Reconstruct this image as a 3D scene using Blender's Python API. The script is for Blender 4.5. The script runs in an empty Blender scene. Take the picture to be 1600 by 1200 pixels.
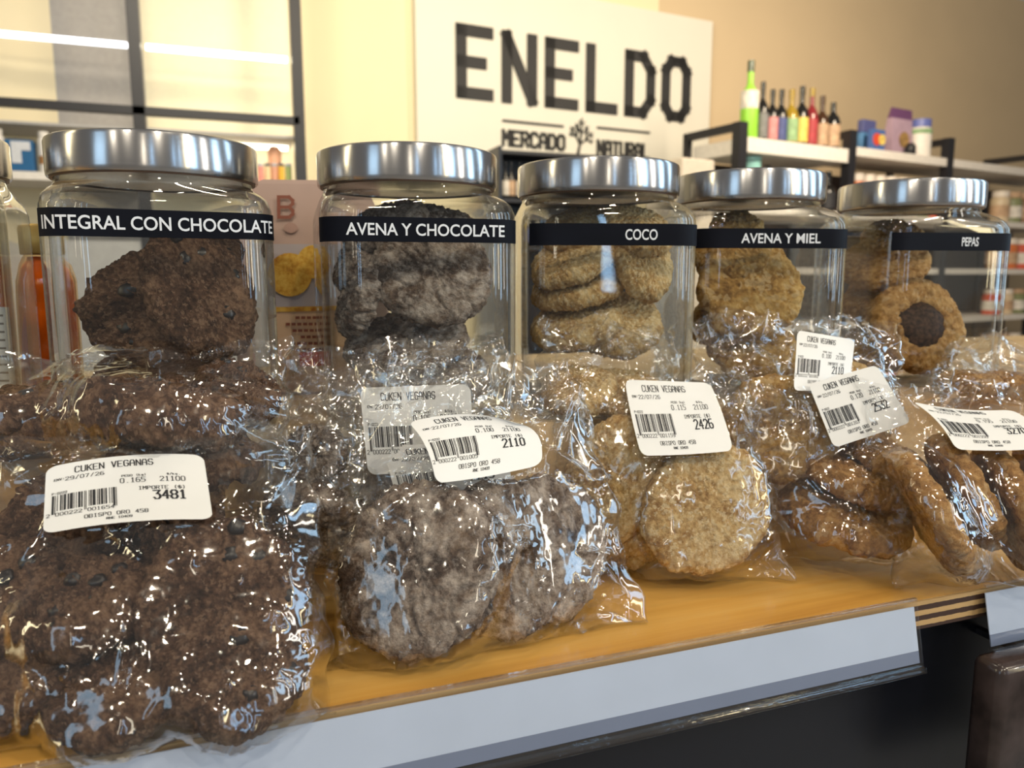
import bpy, bmesh, math, random
import numpy as np
from mathutils import Vector, Matrix, noise

# ------------------------------------------------------------------ camera, world, lights, exposure
S = bpy.context.scene
COL = S.collection
F = 1200.0                                   # focal length in pixels of the 1600 wide frame
PITCH = math.atan(172 / 1200.0)
YAW = math.radians(20.0)
CAM = np.array([0.0, 0.0, 0.152])
RT = np.array([math.cos(YAW), -math.sin(YAW), 0.0])
FW = np.array([math.sin(YAW) * math.cos(PITCH), math.cos(YAW) * math.cos(PITCH), -math.sin(PITCH)])
UP = np.cross(RT, FW)
cd = bpy.data.cameras.new('camera')
cam = bpy.data.objects.new('camera', cd)
COL.objects.link(cam)
cam.matrix_world = Matrix(((RT[0], UP[0], -FW[0], CAM[0]), (RT[1], UP[1], -FW[1], CAM[1]), (RT[2], UP[2], -FW[2], CAM[2]), (0, 0, 0, 1)))
cd.sensor_width = 36.0
cd.lens = 27.0
cd.clip_start = 0.01
cd.dof.use_dof = True
cd.dof.focus_distance = 0.335
cd.dof.aperture_fstop = 27.0 / 2.0
S.camera = cam

wd = bpy.data.worlds.new('world')
S.world = wd
wd.use_nodes = True
wd.node_tree.nodes['Background'].inputs[0].default_value = (0.95, 0.90, 0.84, 1)
wd.node_tree.nodes['Background'].inputs[1].default_value = 0.19


def area(name, loc, target, size, power, color, sy=None):
    l = bpy.data.lights.new(name, 'AREA')
    l.energy = power
    l.color = color
    l.size = size
    if sy:
        l.shape = 'RECTANGLE'
        l.size_y = sy
    o = bpy.data.objects.new(name, l)
    COL.objects.link(o)
    o.location = loc
    o.rotation_euler = (Vector(target) - Vector(loc)).to_track_quat('-Z', 'Y').to_euler()
    return o


def bulb(name, loc, power, color, r=0.045):
    l = bpy.data.lights.new(name, 'POINT')
    l.energy = power
    l.color = color
    l.shadow_soft_size = r
    o = bpy.data.objects.new(name, l)
    COL.objects.link(o)
    o.location = loc
    return o


WARM = (1.0, 0.885, 0.69)
DAY = (0.50, 0.76, 1.0)
# shop ceiling spots above and in front of the shelf
for i, (x, y, z, p) in enumerate([(-0.85, -1.15, 1.75, 30), (0.25, -1.45, 1.80, 34), (1.35, -1.05, 1.75, 32), (0.35, -0.25, 1.75, 16), (0.30, 0.62, 1.75, 11),
                                  (-0.55, 0.85, 1.75, 6), (1.35, 0.75, 1.75, 9), (2.2, -2.2, 1.85, 32), (-2.0, -1.9, 1.85, 26)]):
    bulb('ceiling_spot_light', (x, y, z), p, WARM)


def around(name, az, dist, w, h, zc, power, color):
    """A tall light in the shop in front of the shelf; az in degrees from straight behind the viewer, + to the right."""
    a = math.radians(az)
    k = np.array([0.17, 0.40, 0.19])
    d = -math.cos(a) * np.array([math.sin(YAW), math.cos(YAW), 0]) + math.sin(a) * RT
    p = k + d * dist
    return area(name, (p[0], p[1], zc), (k[0], k[1], zc), w, power, color, h)


# lit display columns and the shop windows behind the viewer, plus added blue strips
YEL = (1.0, 0.84, 0.50)
around('lit_column', -74, 2.4, 0.16, 1.5, 0.85, 8.6, YEL)
around('window_daylight', -36, 3.0, 0.60, 1.5, 0.85, 6.1, DAY)
around('lit_column', 9, 3.2, 0.09, 1.4, 0.95, 3.9, WARM)
around('lit_column', 54, 2.8, 0.10, 1.5, 0.85, 6.8, YEL)
for az_ in (17, 40, 46.5):
    around('window_daylight', az_, 3.0, 0.05, 1.3, 0.75, 1.6, (0.40, 0.68, 1.0))  # narrow strips added to draw blue streaks on the jar glass, not windows
around('window_daylight', 62, 3.0, 0.36, 1.6, 0.85, 11.0, (0.42, 0.70, 1.0))
around('lit_column', 76, 2.6, 0.16, 1.5, 0.85, 8.6, (1.0, 0.95, 0.85))
around('window_daylight', 92, 2.8, 0.40, 1.6, 0.85, 11.0, (0.5, 0.76, 1.0))
around('window_daylight', 112, 2.6, 0.25, 1.6, 0.85, 7.3, (0.5, 0.76, 1.0))
# lamps over the shelving further back
area('back_room_lamp', (1.2, 2.6, 1.9), (1.9, 4.7, 0.9), 0.5, 34, (1.0, 0.84, 0.58))
area('back_room_lamp', (3.4, 2.3, 2.0), (3.6, 4.4, 0.6), 0.5, 62, (1.0, 0.82, 0.60))
area('back_room_lamp', (-0.2, 2.4, 1.9), (0.0, 4.0, 0.6), 0.5, 24, (1.0, 0.88, 0.70))

S.view_settings.view_transform = 'Standard'
S.view_settings.look = 'None'
S.view_settings.exposure = 0.14
S.view_settings.gamma = 1.0
S.view_settings.use_curve_mapping = False
S.cycles.max_bounces = 14
S.cycles.transparent_max_bounces = 40
S.cycles.transmission_bounces = 12
S.cycles.glossy_bounces = 5
S.cycles.diffuse_bounces = 3
S.cycles.caustics_reflective = False
S.cycles.caustics_refractive = False
S.cycles.use_denoising = True
S.cycles.sample_clamp_indirect = 6.0


# ------------------------------------------------------------------ geometry helpers
def P(px, py, d):
    """A point of the place seen at a pixel of the 1600x1200 photograph, d metres in front of the lens."""
    return CAM + d * ((px - 800) / F * RT - (py - 600) / F * UP + FW)


def pix(w):
    v = np.asarray(w) - CAM
    d = v @ FW
    return 800 + F * (v @ RT) / d, 600 - F * (v @ UP) / d, d


def camdir(x, y, z):
    v = x * RT + y * UP - z * FW
    return v / np.linalg.norm(v)


def mesh_obj(name, verts, faces, mat, parent=None, smooth=True, loc=(0, 0, 0)):
    me = bpy.data.meshes.new(name)
    me.from_pydata([tuple(map(float, v)) for v in verts], [], [tuple(int(i) for i in f) for f in faces])
    mats = mat if isinstance(mat, (list, tuple)) else [mat]
    for m in mats:
        me.materials.append(m)
    if smooth:
        me.polygons.foreach_set('use_smooth', [True] * len(me.polygons))
    me.update()
    o = bpy.data.objects.new(name, me)
    COL.objects.link(o)
    o.location = loc
    if parent is not None:
        o.parent = parent
    return o


def tag(o, label, cat, group=None, kind=None):
    if label:
        o['label'] = label
    if cat:
        o['category'] = cat
    if group:
        o['group'] = group
    if kind:
        o['kind'] = kind
    return o


def root(name, loc, label, cat, group=None, rz=0.0):
    o = bpy.data.objects.new(name, None)
    COL.objects.link(o)
    o.location = tuple(map(float, loc))
    o.rotation_euler = (0, 0, rz)
    o.empty_display_size = 0.02
    return tag(o, label, cat, group)


class MB:
    def __init__(self):
        self.v, self.f = [], []

    def add(self, vs, fs):
        b = len(self.v)
        self.v += [tuple(v) for v in vs]
        self.f += [tuple(b + i for i in f) for f in fs]
        return self

    def box(self, x0, x1, y0, y1, z0, z1, bev=0.0, fn=None):
        bm = bmesh.new()
        bmesh.ops.create_cube(bm, size=1)
        for v in bm.verts:
            v.co = Vector((x0 + (v.co.x + .5) * (x1 - x0), y0 + (v.co.y + .5) * (y1 - y0), z0 + (v.co.z + .5) * (z1 - z0)))
        if bev:
            bmesh.ops.bevel(bm, geom=bm.edges[:], offset=bev, segments=2, affect='EDGES', profile=0.5)
        bm.verts.index_update()
        vs = [(v.co if fn is None else fn(v.co)) for v in bm.verts]
        fs = [[v.index for v in f.verts] for f in bm.faces]
        bm.free()
        return self.add(vs, fs)

    def lathe(self, prof, n=40, c=(0, 0), caps=True):
        vs, fs = [], []
        for r, z in prof:
            for k in range(n):
                a = 2 * math.pi * k / n
                vs.append((c[0] + r * math.cos(a), c[1] + r * math.sin(a), z))
        for i in range(len(prof) - 1):
            for k in range(n):
                k2 = (k + 1) % n
                fs.append((i * n + k, i * n + k2, (i + 1) * n + k2, (i + 1) * n + k))
        if caps:
            fs.append(tuple(range(n))[::-1])
            fs.append(tuple((len(prof) - 1) * n + k for k in range(n)))
        return self.add(vs, fs)

    def obj(self, name, mat, parent=None, smooth=False, loc=(0, 0, 0)):
        return mesh_obj(name, self.v, self.f, mat, parent, smooth, loc)


def smooth_by_angle(o, deg=35):
    me = o.data
    bm = bmesh.new()
    bm.from_mesh(me)
    for f in bm.faces:
        f.smooth = True
    for e in bm.edges:
        e.smooth = not (len(e.link_faces) == 2 and e.calc_face_angle(0) > math.radians(deg))
    bm.to_mesh(me)
    bm.free()
    return o


# ------------------------------------------------------------------ materials
def newmat(name):
    m = bpy.data.materials.new(name)
    m.use_nodes = True
    nt = m.node_tree
    return m, nt, nt.nodes['Principled BSDF'], nt.nodes['Material Output']


def N(nt, typ, **kw):
    n = nt.nodes.new(typ)
    for k, v in kw.items():
        if k in n.inputs.keys():
            n.inputs[k].default_value = v
        else:
            setattr(n, k, v)
    return n


def simple(name, col, rough=0.5, metal=0.0, spec=0.5, var=0.06, scale=40.0):
    """A plain surface with a little procedural unevenness."""
    m, nt, b, out = newmat(name)
    tc = N(nt, 'ShaderNodeTexCoord')
    nz = N(nt, 'ShaderNodeTexNoise', Scale=scale, Detail=3.0)
    nt.links.new(tc.outputs['Object'], nz.inputs['Vector'])
    rp = N(nt, 'ShaderNodeValToRGB')
    rp.color_ramp.elements[0].position = 0.3
    rp.color_ramp.elements[1].position = 0.7
    rp.color_ramp.elements[0].color = tuple(c * (1 - var) for c in col[:3]) + (1,)
    rp.color_ramp.elements[1].color = tuple(min(1, c * (1 + var)) for c in col[:3]) + (1,)
    nt.links.new(nz.outputs['Fac'], rp.inputs['Fac'])
    nt.links.new(rp.outputs['Color'], b.inputs['Base Color'])
    b.inputs['Roughness'].default_value = rough
    b.inputs['Metallic'].default_value = metal
    b.inputs['Specular IOR Level'].default_value = spec
    return m


def emit(name, col, strength):
    m, nt, b, out = newmat(name)
    b.inputs['Base Color'].default_value = (*col, 1)
    b.inputs['Emission Color'].default_value = (*col, 1)
    b.inputs['Emission Strength'].default_value = strength
    return m


def cookie_mat(name, c_lo, c_mid, c_hi, scale=260.0, bump=0.5, powder=None, pscale=70.0, pamt=0.5, rough=0.85, flake=None):
    m, nt, b, out = newmat(name)
    L = nt.links.new
    tc = N(nt, 'ShaderNodeTexCoord')
    n1 = N(nt, 'ShaderNodeTexNoise', Scale=scale, Detail=6.0, Roughness=0.65)
    L(tc.outputs['Object'], n1.inputs['Vector'])
    n0 = N(nt, 'ShaderNodeTexNoise', Scale=scale * 0.18, Detail=3.0)
    L(tc.outputs['Object'], n0.inputs['Vector'])
    mx = N(nt, 'ShaderNodeMath', operation='MULTIPLY_ADD')
    L(n0.outputs['Fac'], mx.inputs[0])
    mx.inputs[1].default_value = 0.45
    ms = N(nt, 'ShaderNodeMath', operation='MULTIPLY')
    L(n1.outputs['Fac'], ms.inputs[0])
    ms.inputs[1].default_value = 0.6
    L(ms.outputs[0], mx.inputs[2])
    rp = N(nt, 'ShaderNodeValToRGB')
    e = rp.color_ramp.elements
    e[0].position, e[0].color = 0.40, (*c_lo, 1)
    e[1].position, e[1].color = 0.64, (*c_hi, 1)
    k = e.new(0.52)
    k.color = (*c_mid, 1)
    L(mx.outputs[0], rp.inputs['Fac'])
    colo = rp.outputs['Color']
    if flake:
        vo = N(nt, 'ShaderNodeTexVoronoi', Scale=flake[1])
        wn = N(nt, 'ShaderNodeTexNoise', Scale=flake[1] * 1.1, Detail=1.0)
        L(tc.outputs['Object'], wn.inputs['Vector'])
        va = N(nt, 'ShaderNodeVectorMath', operation='MULTIPLY_ADD')
        L(wn.outputs['Color'], va.inputs[0])
        va.inputs[1].default_value = (1.6 / flake[1],) * 3
        L(tc.outputs['Object'], va.inputs[2])
        L(va.outputs[0], vo.inputs['Vector'])
        sp = N(nt, 'ShaderNodeSeparateColor')
        L(vo.outputs['Color'], sp.inputs[0])
        gt = N(nt, 'ShaderNodeMath', operation='GREATER_THAN')
        L(sp.outputs[0], gt.inputs[0])
        gt.inputs[1].default_value = flake[2]
        lt = N(nt, 'ShaderNodeMath', operation='LESS_THAN')
        L(vo.outputs['Distance'], lt.inputs[0])
        lt.inputs[1].default_value = 0.62
        mu = N(nt, 'ShaderNodeMath', operation='MULTIPLY')
        L(gt.outputs[0], mu.inputs[0])
        L(lt.outputs[0], mu.inputs[1])
        m2 = N(nt, 'ShaderNodeMath', operation='MULTIPLY')
        L(mu.outputs[0], m2.inputs[0])
        m2.inputs[1].default_value = 0.55
        mc = N(nt, 'ShaderNodeMix', data_type='RGBA')
        L(m2.outputs[0], mc.inputs[0])
        L(colo, mc.inputs[6])
        mc.inputs[7].default_value = (*flake[0], 1)
        colo = mc.outputs[2]
    if powder:
        np_ = N(nt, 'ShaderNodeTexNoise', Scale=pscale, Detail=7.0, Roughness=0.72)
        L(tc.outputs['Object'], np_.inputs['Vector'])
        r2 = N(nt, 'ShaderNodeValToRGB')
        r2.color_ramp.elements[0].position = 0.62 - 0.25 * pamt
        r2.color_ramp.elements[1].position = 0.80 - 0.20 * pamt
        L(np_.outputs['Fac'], r2.inputs['Fac'])
        mc = N(nt, 'ShaderNodeMix', data_type='RGBA')
        L(r2.outputs['Color'], mc.inputs[0])
        L(colo, mc.inputs[6])
        mc.inputs[7].default_value = (*powder, 1)
        colo = mc.outputs[2]
    L(colo, b.inputs['Base Color'])
    b.inputs['Roughness'].default_value = rough
    b.inputs['Specular IOR Level'].default_value = 0.25
    bp = N(nt, 'ShaderNodeBump', Strength=bump, Distance=0.0032)
    L(n1.outputs['Fac'], bp.inputs['Height'])
    L(bp.outputs[0], b.inputs['Normal'])
    return m


def schlick(nt, gain, most):
    """Share of light that a thin clear sheet mirrors, the same from both of its sides."""
    lw = N(nt, 'ShaderNodeLayerWeight', Blend=0.5)
    pw = N(nt, 'ShaderNodeMath', operation='POWER')
    nt.links.new(lw.outputs['Facing'], pw.inputs[0])
    pw.inputs[1].default_value = 5.0
    ma = N(nt, 'ShaderNodeMath', operation='MULTIPLY_ADD')
    nt.links.new(pw.outputs[0], ma.inputs[0])
    ma.inputs[1].default_value = 0.96 * gain
    ma.inputs[2].default_value = 0.04 * gain
    mn = N(nt, 'ShaderNodeMath', operation='MINIMUM')
    nt.links.new(ma.outputs[0], mn.inputs[0])
    mn.inputs[1].default_value = most
    return mn.outputs[0]


def glass_mat(name, tint=(0.985, 0.993, 0.99), lo=0.32, hi=0.95):
    """Clear jar glass: see-through face on, bending what lies behind where the wall turns away."""
    m, nt, b, out = newmat(name)
    L = nt.links.new
    nt.nodes.remove(b)
    tr = N(nt, 'ShaderNodeBsdfTransparent')
    tr.inputs[0].default_value = (*tint, 1)
    gl = N(nt, 'ShaderNodeBsdfGlossy', Roughness=0.015)
    m1 = N(nt, 'ShaderNodeMixShader')
    L(schlick(nt, 1.0, 0.6), m1.inputs[0])
    L(tr.outputs[0], m1.inputs[1])
    L(gl.outputs[0], m1.inputs[2])
    g2 = N(nt, 'ShaderNodeBsdfGlass', IOR=1.48, Roughness=0.0)
    g2.inputs[0].default_value = (0.96, 0.975, 0.97, 1)
    lw = N(nt, 'ShaderNodeLayerWeight', Blend=0.5)
    mr = N(nt, 'ShaderNodeMapRange')
    mr.inputs['From Min'].default_value = lo
    mr.inputs['From Max'].default_value = hi
    mr.inputs['To Max'].default_value = 0.62
    L(lw.outputs['Facing'], mr.inputs['Value'])
    m2 = N(nt, 'ShaderNodeMixShader')
    L(mr.outputs[0], m2.inputs[0])
    L(m1.outputs[0], m2.inputs[1])
    L(g2.outputs[0], m2.inputs[2])
    tc = N(nt, 'ShaderNodeTexCoord')
    nz = N(nt, 'ShaderNodeTexNoise', Scale=16.0, Detail=1.0)
    L(tc.outputs['Object'], nz.inputs['Vector'])
    bp = N(nt, 'ShaderNodeBump', Strength=0.25, Distance=0.004)
    L(nz.outputs['Fac'], bp.inputs['Height'])
    L(bp.outputs[0], gl.inputs['Normal'])
    L(bp.outputs[0], g2.inputs['Normal'])
    L(m2.outputs[0], out.inputs[0])
    return m


def film_mat(name, gain=2.5):
    """Thin cellophane."""
    m, nt, b, out = newmat(name)
    L = nt.links.new
    nt.nodes.remove(b)
    tr = N(nt, 'ShaderNodeBsdfTransparent')
    tr.inputs[0].default_value = (0.985, 0.985, 0.98, 1)
    gl = N(nt, 'ShaderNodeBsdfGlossy', Roughness=0.075)
    gl.inputs[0].default_value = (1, 1, 1, 1)
    tc = N(nt, 'ShaderNodeTexCoord')
    nz = N(nt, 'ShaderNodeTexNoise', Scale=150.0, Detail=1.0)
    L(tc.outputs['Object'], nz.inputs['Vector'])
    bp = N(nt, 'ShaderNodeBump', Strength=0.15, Distance=0.001)
    L(nz.outputs['Fac'], bp.inputs['Height'])
    L(bp.outputs[0], gl.inputs['Normal'])
    m1 = N(nt, 'ShaderNodeMixShader')
    L(schlick(nt, gain, 0.5), m1.inputs[0])
    L(tr.outputs[0], m1.inputs[1])
    L(gl.outputs[0], m1.inputs[2])
    L(m1.outputs[0], out.inputs[0])
    return m


def steel_mat():
    m, nt, b, out = newmat('brushed_steel')
    L = nt.links.new
    b.inputs['Base Color'].default_value = (0.49, 0.485, 0.49, 1)
    b.inputs['Metallic'].default_value = 1.0
    b.inputs['Anisotropic'].default_value = 0.85
    b.inputs['Anisotropic Rotation'].default_value = 0.25
    tg = N(nt, 'ShaderNodeTangent', direction_type='RADIAL', axis='Z')
    L(tg.outputs[0], b.inputs['Tangent'])
    tc = N(nt, 'ShaderNodeTexCoord')
    mp = N(nt, 'ShaderNodeMapping')
    mp.inputs['Scale'].default_value = (1, 1, 90)
    L(tc.outputs['Object'], mp.inputs['Vector'])
    nz = N(nt, 'ShaderNodeTexNoise', Scale=45.0, Detail=4.0)
    L(mp.outputs[0], nz.inputs['Vector'])
    mr = N(nt, 'ShaderNodeMapRange')
    mr.inputs['To Min'].default_value = 0.17
    mr.inputs['To Max'].default_value = 0.29
    L(nz.outputs['Fac'], mr.inputs['Value'])
    L(mr.outputs[0], b.inputs['Roughness'])
    return m


def wood_mat(name, c0, c1, c2, rough=0.28, grain=1.0):
    m, nt, b, out = newmat(name)
    L = nt.links.new
    tc = N(nt, 'ShaderNodeTexCoord')
    mp = N(nt, 'ShaderNodeMapping')
    mp.inputs['Scale'].default_value = (1.6, 18 * grain, 18 * grain)
    L(tc.outputs['Object'], mp.inputs['Vector'])
    n1 = N(nt, 'ShaderNodeTexNoise', Scale=1.6, Detail=5.0, Roughness=0.55, Distortion=0.6)
    L(mp.outputs[0], n1.inputs['Vector'])
    rp = N(nt, 'ShaderNodeValToRGB')
    e = rp.color_ramp.elements
    e[0].position, e[0].color = 0.30, (*c0, 1)
    e[1].position, e[1].color = 0.66, (*c2, 1)
    k = e.new(0.47)
    k.color = (*c1, 1)
    L(n1.outputs['Fac'], rp.inputs['Fac'])
    mp2 = N(nt, 'ShaderNodeMapping')
    mp2.inputs['Scale'].default_value = (8, 260, 260)
    L(tc.outputs['Object'], mp2.inputs['Vector'])
    n2 = N(nt, 'ShaderNodeTexNoise', Scale=1.5, Detail=3.0)
    L(mp2.outputs[0], n2.inputs['Vector'])
    mc = N(nt, 'ShaderNodeMix', data_type='RGBA', blend_type='MULTIPLY')
    mc.inputs[0].default_value = 0.35
    L(rp.outputs['Color'], mc.inputs[6])
    L(n2.outputs['Color'], mc.inputs[7])
    r3 = N(nt, 'ShaderNodeValToRGB')
    r3.color_ramp.elements[0].color = (0.62, 0.62, 0.62, 1)
    r3.color_ramp.elements[1].color = (1, 1, 1, 1)
    L(n2.outputs['Fac'], r3.inputs['Fac'])
    L(r3.outputs['Color'], mc.inputs[7])
    L(mc.outputs[2], b.inputs['Base Color'])
    b.inputs['Roughness'].default_value = rough
    return m, nt, b, mc


M = {}
M['film'] = film_mat('clear_cellophane')
M['glass'] = glass_mat('jar_glass')
M['steel'] = steel_mat()
M['tape'] = simple('black_tape', (0.004, 0.005, 0.010), 0.6, spec=0.12, var=0.2)
M['tape_text'] = simple('tape_white_lettering', (0.80, 0.82, 0.86), 0.5, var=0.02)
M['neck_reflection'] = simple('neck_reflection_brown', (0.20, 0.12, 0.08), 0.4)  # copper reflection in the glass neck under the lid, put into the ring's colour
M['paper'] = simple('sticker_paper', (0.84, 0.83, 0.81), 0.45, var=0.02)
M['ink'] = simple('thermal_ink', (0.018, 0.018, 0.022), 0.6, var=0.1)
M['black'] = simple('black_metal', (0.012, 0.012, 0.016), 0.45)
M['navy'] = simple('black_fascia', (0.005, 0.006, 0.011), 0.35)
M['white_shelf'] = simple('white_shelf', (0.78, 0.74, 0.68), 0.5)
M['cream_wall'] = simple('cream_wall', (0.80, 0.70, 0.47), 0.8, var=0.02, scale=2)
M['tan_wall'] = simple('tan_wall', (0.60, 0.47, 0.30), 0.8, var=0.03, scale=2)
M['sign'] = simple('sign_board', (0.70, 0.68, 0.60), 0.6, var=0.015, scale=3)
M['sign_ink'] = simple('sign_letters', (0.012, 0.012, 0.014), 0.6)
M['grey'] = simple('grey_panel', (0.42, 0.41, 0.40), 0.6)
M['floor'] = simple('grey_floor', (0.30, 0.28, 0.26), 0.4)
M['choc_chip'] = simple('dark_chocolate', (0.014, 0.010, 0.010), 0.32, var=0.3, scale=300)
M['jam'] = simple('dark_fruit_jam', (0.050, 0.024, 0.012), 0.6, spec=0.15, var=0.8, scale=420)
M['integral'] = cookie_mat('dark_wholemeal_crumb', (0.044, 0.022, 0.013), (0.125, 0.063, 0.036), (0.27, 0.155, 0.092), 340, 1.0, flake=((0.33, 0.20, 0.125), 620, 0.80))
M['oatchoc'] = cookie_mat('powdered_chocolate_crumb', (0.045, 0.026, 0.017), (0.13, 0.082, 0.056), (0.25, 0.17, 0.115), 260, 1.0, flake=((0.05, 0.03, 0.022), 420, 0.82),
                          powder=(0.60, 0.50, 0.42), pscale=115, pamt=0.74)
M['coco'] = cookie_mat('coconut_crumb', (0.40, 0.21, 0.065), (0.64, 0.41, 0.165), (0.80, 0.60, 0.32), 330, 0.8, flake=((0.88, 0.72, 0.45), 520, 0.72))
M['oat'] = cookie_mat('oat_crumb', (0.20, 0.092, 0.018), (0.42, 0.225, 0.055), (0.58, 0.37, 0.13), 240, 0.6, flake=((0.62, 0.44, 0.22), 230, 0.62))
M['pepas'] = cookie_mat('golden_brown_crumb', (0.20, 0.090, 0.025), (0.44, 0.225, 0.068), (0.60, 0.36, 0.14), 260, 0.8, flake=((0.62, 0.42, 0.22), 330, 0.80))


# ------------------------------------------------------------------ stroke lettering (thermal print, sign)
GL = {
    'A': [[(0, 0), (0, 4), (1, 6), (3, 6), (4, 4), (4, 0)], [(0, 2.6), (4, 2.6)]], 'B': [[(0, 0), (0, 6), (3, 6), (4, 5), (4, 4), (3, 3), (0, 3)], [(3, 3), (4, 2), (4, 1), (3, 0), (0, 0)]],
    'C': [[(4, 5), (3, 6), (1, 6), (0, 5), (0, 1), (1, 0), (3, 0), (4, 1)]], 'D': [[(0, 0), (0, 6), (2.6, 6), (4, 4.6), (4, 1.4), (2.6, 0), (0, 0)]],
    'E': [[(4, 6), (0, 6), (0, 0), (4, 0)], [(0, 3), (3, 3)]], 'G': [[(4, 5), (3, 6), (1, 6), (0, 5), (0, 1), (1, 0), (3, 0), (4, 1), (4, 3), (2.4, 3)]],
    'I': [[(2, 0), (2, 6)], [(1, 6), (3, 6)], [(1, 0), (3, 0)]], 'K': [[(0, 0), (0, 6)], [(4, 6), (0, 2.6)], [(1.2, 3.6), (4, 0)]],
    'L': [[(0, 6), (0, 0), (4, 0)]], 'M': [[(0, 0), (0, 6), (2, 3), (4, 6), (4, 0)]], 'N': [[(0, 0), (0, 6), (4, 0), (4, 6)]],
    'O': [[(1, 0), (0, 1), (0, 5), (1, 6), (3, 6), (4, 5), (4, 1), (3, 0), (1, 0)]], 'P': [[(0, 0), (0, 6), (3, 6), (4, 5), (4, 4), (3, 3), (0, 3)]],
    'R': [[(0, 0), (0, 6), (3, 6), (4, 5), (4, 4), (3, 3), (0, 3)], [(2, 3), (4, 0)]], 'S': [[(4, 5), (3, 6), (1, 6), (0, 5), (0, 4), (1, 3), (3, 3), (4, 2), (4, 1), (3, 0), (1, 0), (0, 1)]],
    'T': [[(2, 0), (2, 6)], [(0, 6), (4, 6)]], 'U': [[(0, 6), (0, 1), (1, 0), (3, 0), (4, 1), (4, 6)]], 'V': [[(0, 6), (2, 0), (4, 6)]],
    '0': [[(1, 0), (0, 1), (0, 5), (1, 6), (3, 6), (4, 5), (4, 1), (3, 0), (1, 0)]], '1': [[(1, 5), (2, 6), (2, 0)], [(1, 0), (3, 0)]],
    '2': [[(0, 5), (1, 6), (3, 6), (4, 5), (4, 4), (0, 0), (4, 0)]], '3': [[(0, 6), (4, 6), (2, 3.6), (3, 3.6), (4, 2.6), (4, 1), (3, 0), (1, 0), (0, 1)]],
    '4': [[(3, 0), (3, 6), (0, 2), (4, 2)]], '5': [[(4, 6), (0, 6), (0, 3.4), (3, 3.4), (4, 2.4), (4, 1), (3, 0), (0, 0)]],
    '6': [[(3.6, 6), (1, 6), (0, 4.6), (0, 1), (1, 0), (3, 0), (4, 1), (4, 2.4), (3, 3.4), (0, 3.2)]], '7': [[(0, 6), (4, 6), (1.4, 0)]],
    '8': [[(1, 3), (0, 4), (0, 5), (1, 6), (3, 6), (4, 5), (4, 4), (3, 3), (1, 3), (0, 2), (0, 1), (1, 0), (3, 0), (4, 1), (4, 2), (3, 3)]],
    '9': [[(0.4, 0), (3, 0), (4, 1.4), (4, 5), (3, 6), (1, 6), (0, 5), (0, 3.6), (1, 2.6), (4, 2.8)]],
    '(': [[(3, 6.4), (2, 4.6), (2, 1.4), (3, -0.4)]], ')': [[(1, 6.4), (2, 4.6), (2, 1.4), (1, -0.4)]], '/': [[(0.5, -0.3), (3.5, 6.3)]], '.': [[(1.8, 0), (2.2, 0.01)]],
    ':': [[(2, 1.4), (2, 1.8)], [(2, 4.2), (2, 4.6)]], '$': [[(4, 5), (0, 5), (0, 3), (4, 3), (4, 1), (0, 1)], [(2, -0.5), (2, 6.5)]],
    'k': [[(0, 0), (0, 6)], [(3, 4), (0, 2)], [(1, 2.6), (3.2, 0)]], 'g': [[(3.4, 4), (0.6, 4), (0.6, 1), (3.4, 1)], [(3.4, 4), (3.4, -1), (0.6, -1)]],
}


def strokes(text, x, y, h, w, sw, gap=0.45):
    """Quads of monospaced lettering: lower left (x, y), cap height h, letter width w, stroke width sw."""
    quads = []
    sx, sy = w / 4.0, h / 6.0
    for i, ch in enumerate(text):
        for pl in GL.get(ch, []):
            for (x0, y0), (x1, y1) in zip(pl[:-1], pl[1:]):
                a = np.array([x + i * w * (1 + gap) + x0 * sx, y + y0 * sy])
                b = np.array([x + i * w * (1 + gap) + x1 * sx, y + y1 * sy])
                t = b - a
                ln = np.linalg.norm(t)
                t = t / ln if ln > 1e-9 else np.array([1.0, 0])
                nn = np.array([-t[1], t[0]]) * sw / 2
                a2, b2 = a - t * sw / 2, b + t * sw / 2
                quads.append([a2 - nn, b2 - nn, b2 + nn, a2 + nn])
    return quads


def text_mesh(body, bold=0.0):
    """2-D triangles of the built-in font: (verts, faces), height of capitals 1."""
    cu = bpy.data.curves.new('lettering_source', 'FONT')
    cu.body = body
    cu.offset = bold
    cu.resolution_u = 4
    o = bpy.data.objects.new('lettering_source', cu)
    COL.objects.link(o)
    dg = bpy.context.evaluated_depsgraph_get()
    dg.update()
    me = o.evaluated_get(dg).to_mesh()
    vs = np.array([(v.co.x, v.co.y) for v in me.vertices])
    fs = [tuple(p.vertices) for p in me.polygons]
    o.evaluated_get(dg).to_mesh_clear()
    bpy.data.objects.remove(o)
    bpy.data.curves.remove(cu)
    h = vs[:, 1].max() - vs[:, 1].min()
    vs[:, 0] -= vs[:, 0].min()
    vs[:, 1] -= vs[:, 1].min()
    return vs / h, fs


# ------------------------------------------------------------------ the shelf
SHELF_Z, RISER_Z, RISER_Y, EDGE_Y = 0.0, 0.0765, 0.357, 0.256
m, nt, b, mc = wood_mat('varnished_ply_top', (0.50, 0.22, 0.040), (0.70, 0.365, 0.080), (0.80, 0.48, 0.14), 0.22)
M['ply_top'] = m
m, nt, b, mc = wood_mat('riser_wood', (0.50, 0.30, 0.12), (0.62, 0.41, 0.19), (0.72, 0.52, 0.28), 0.4)
M['riser'] = m
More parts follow.
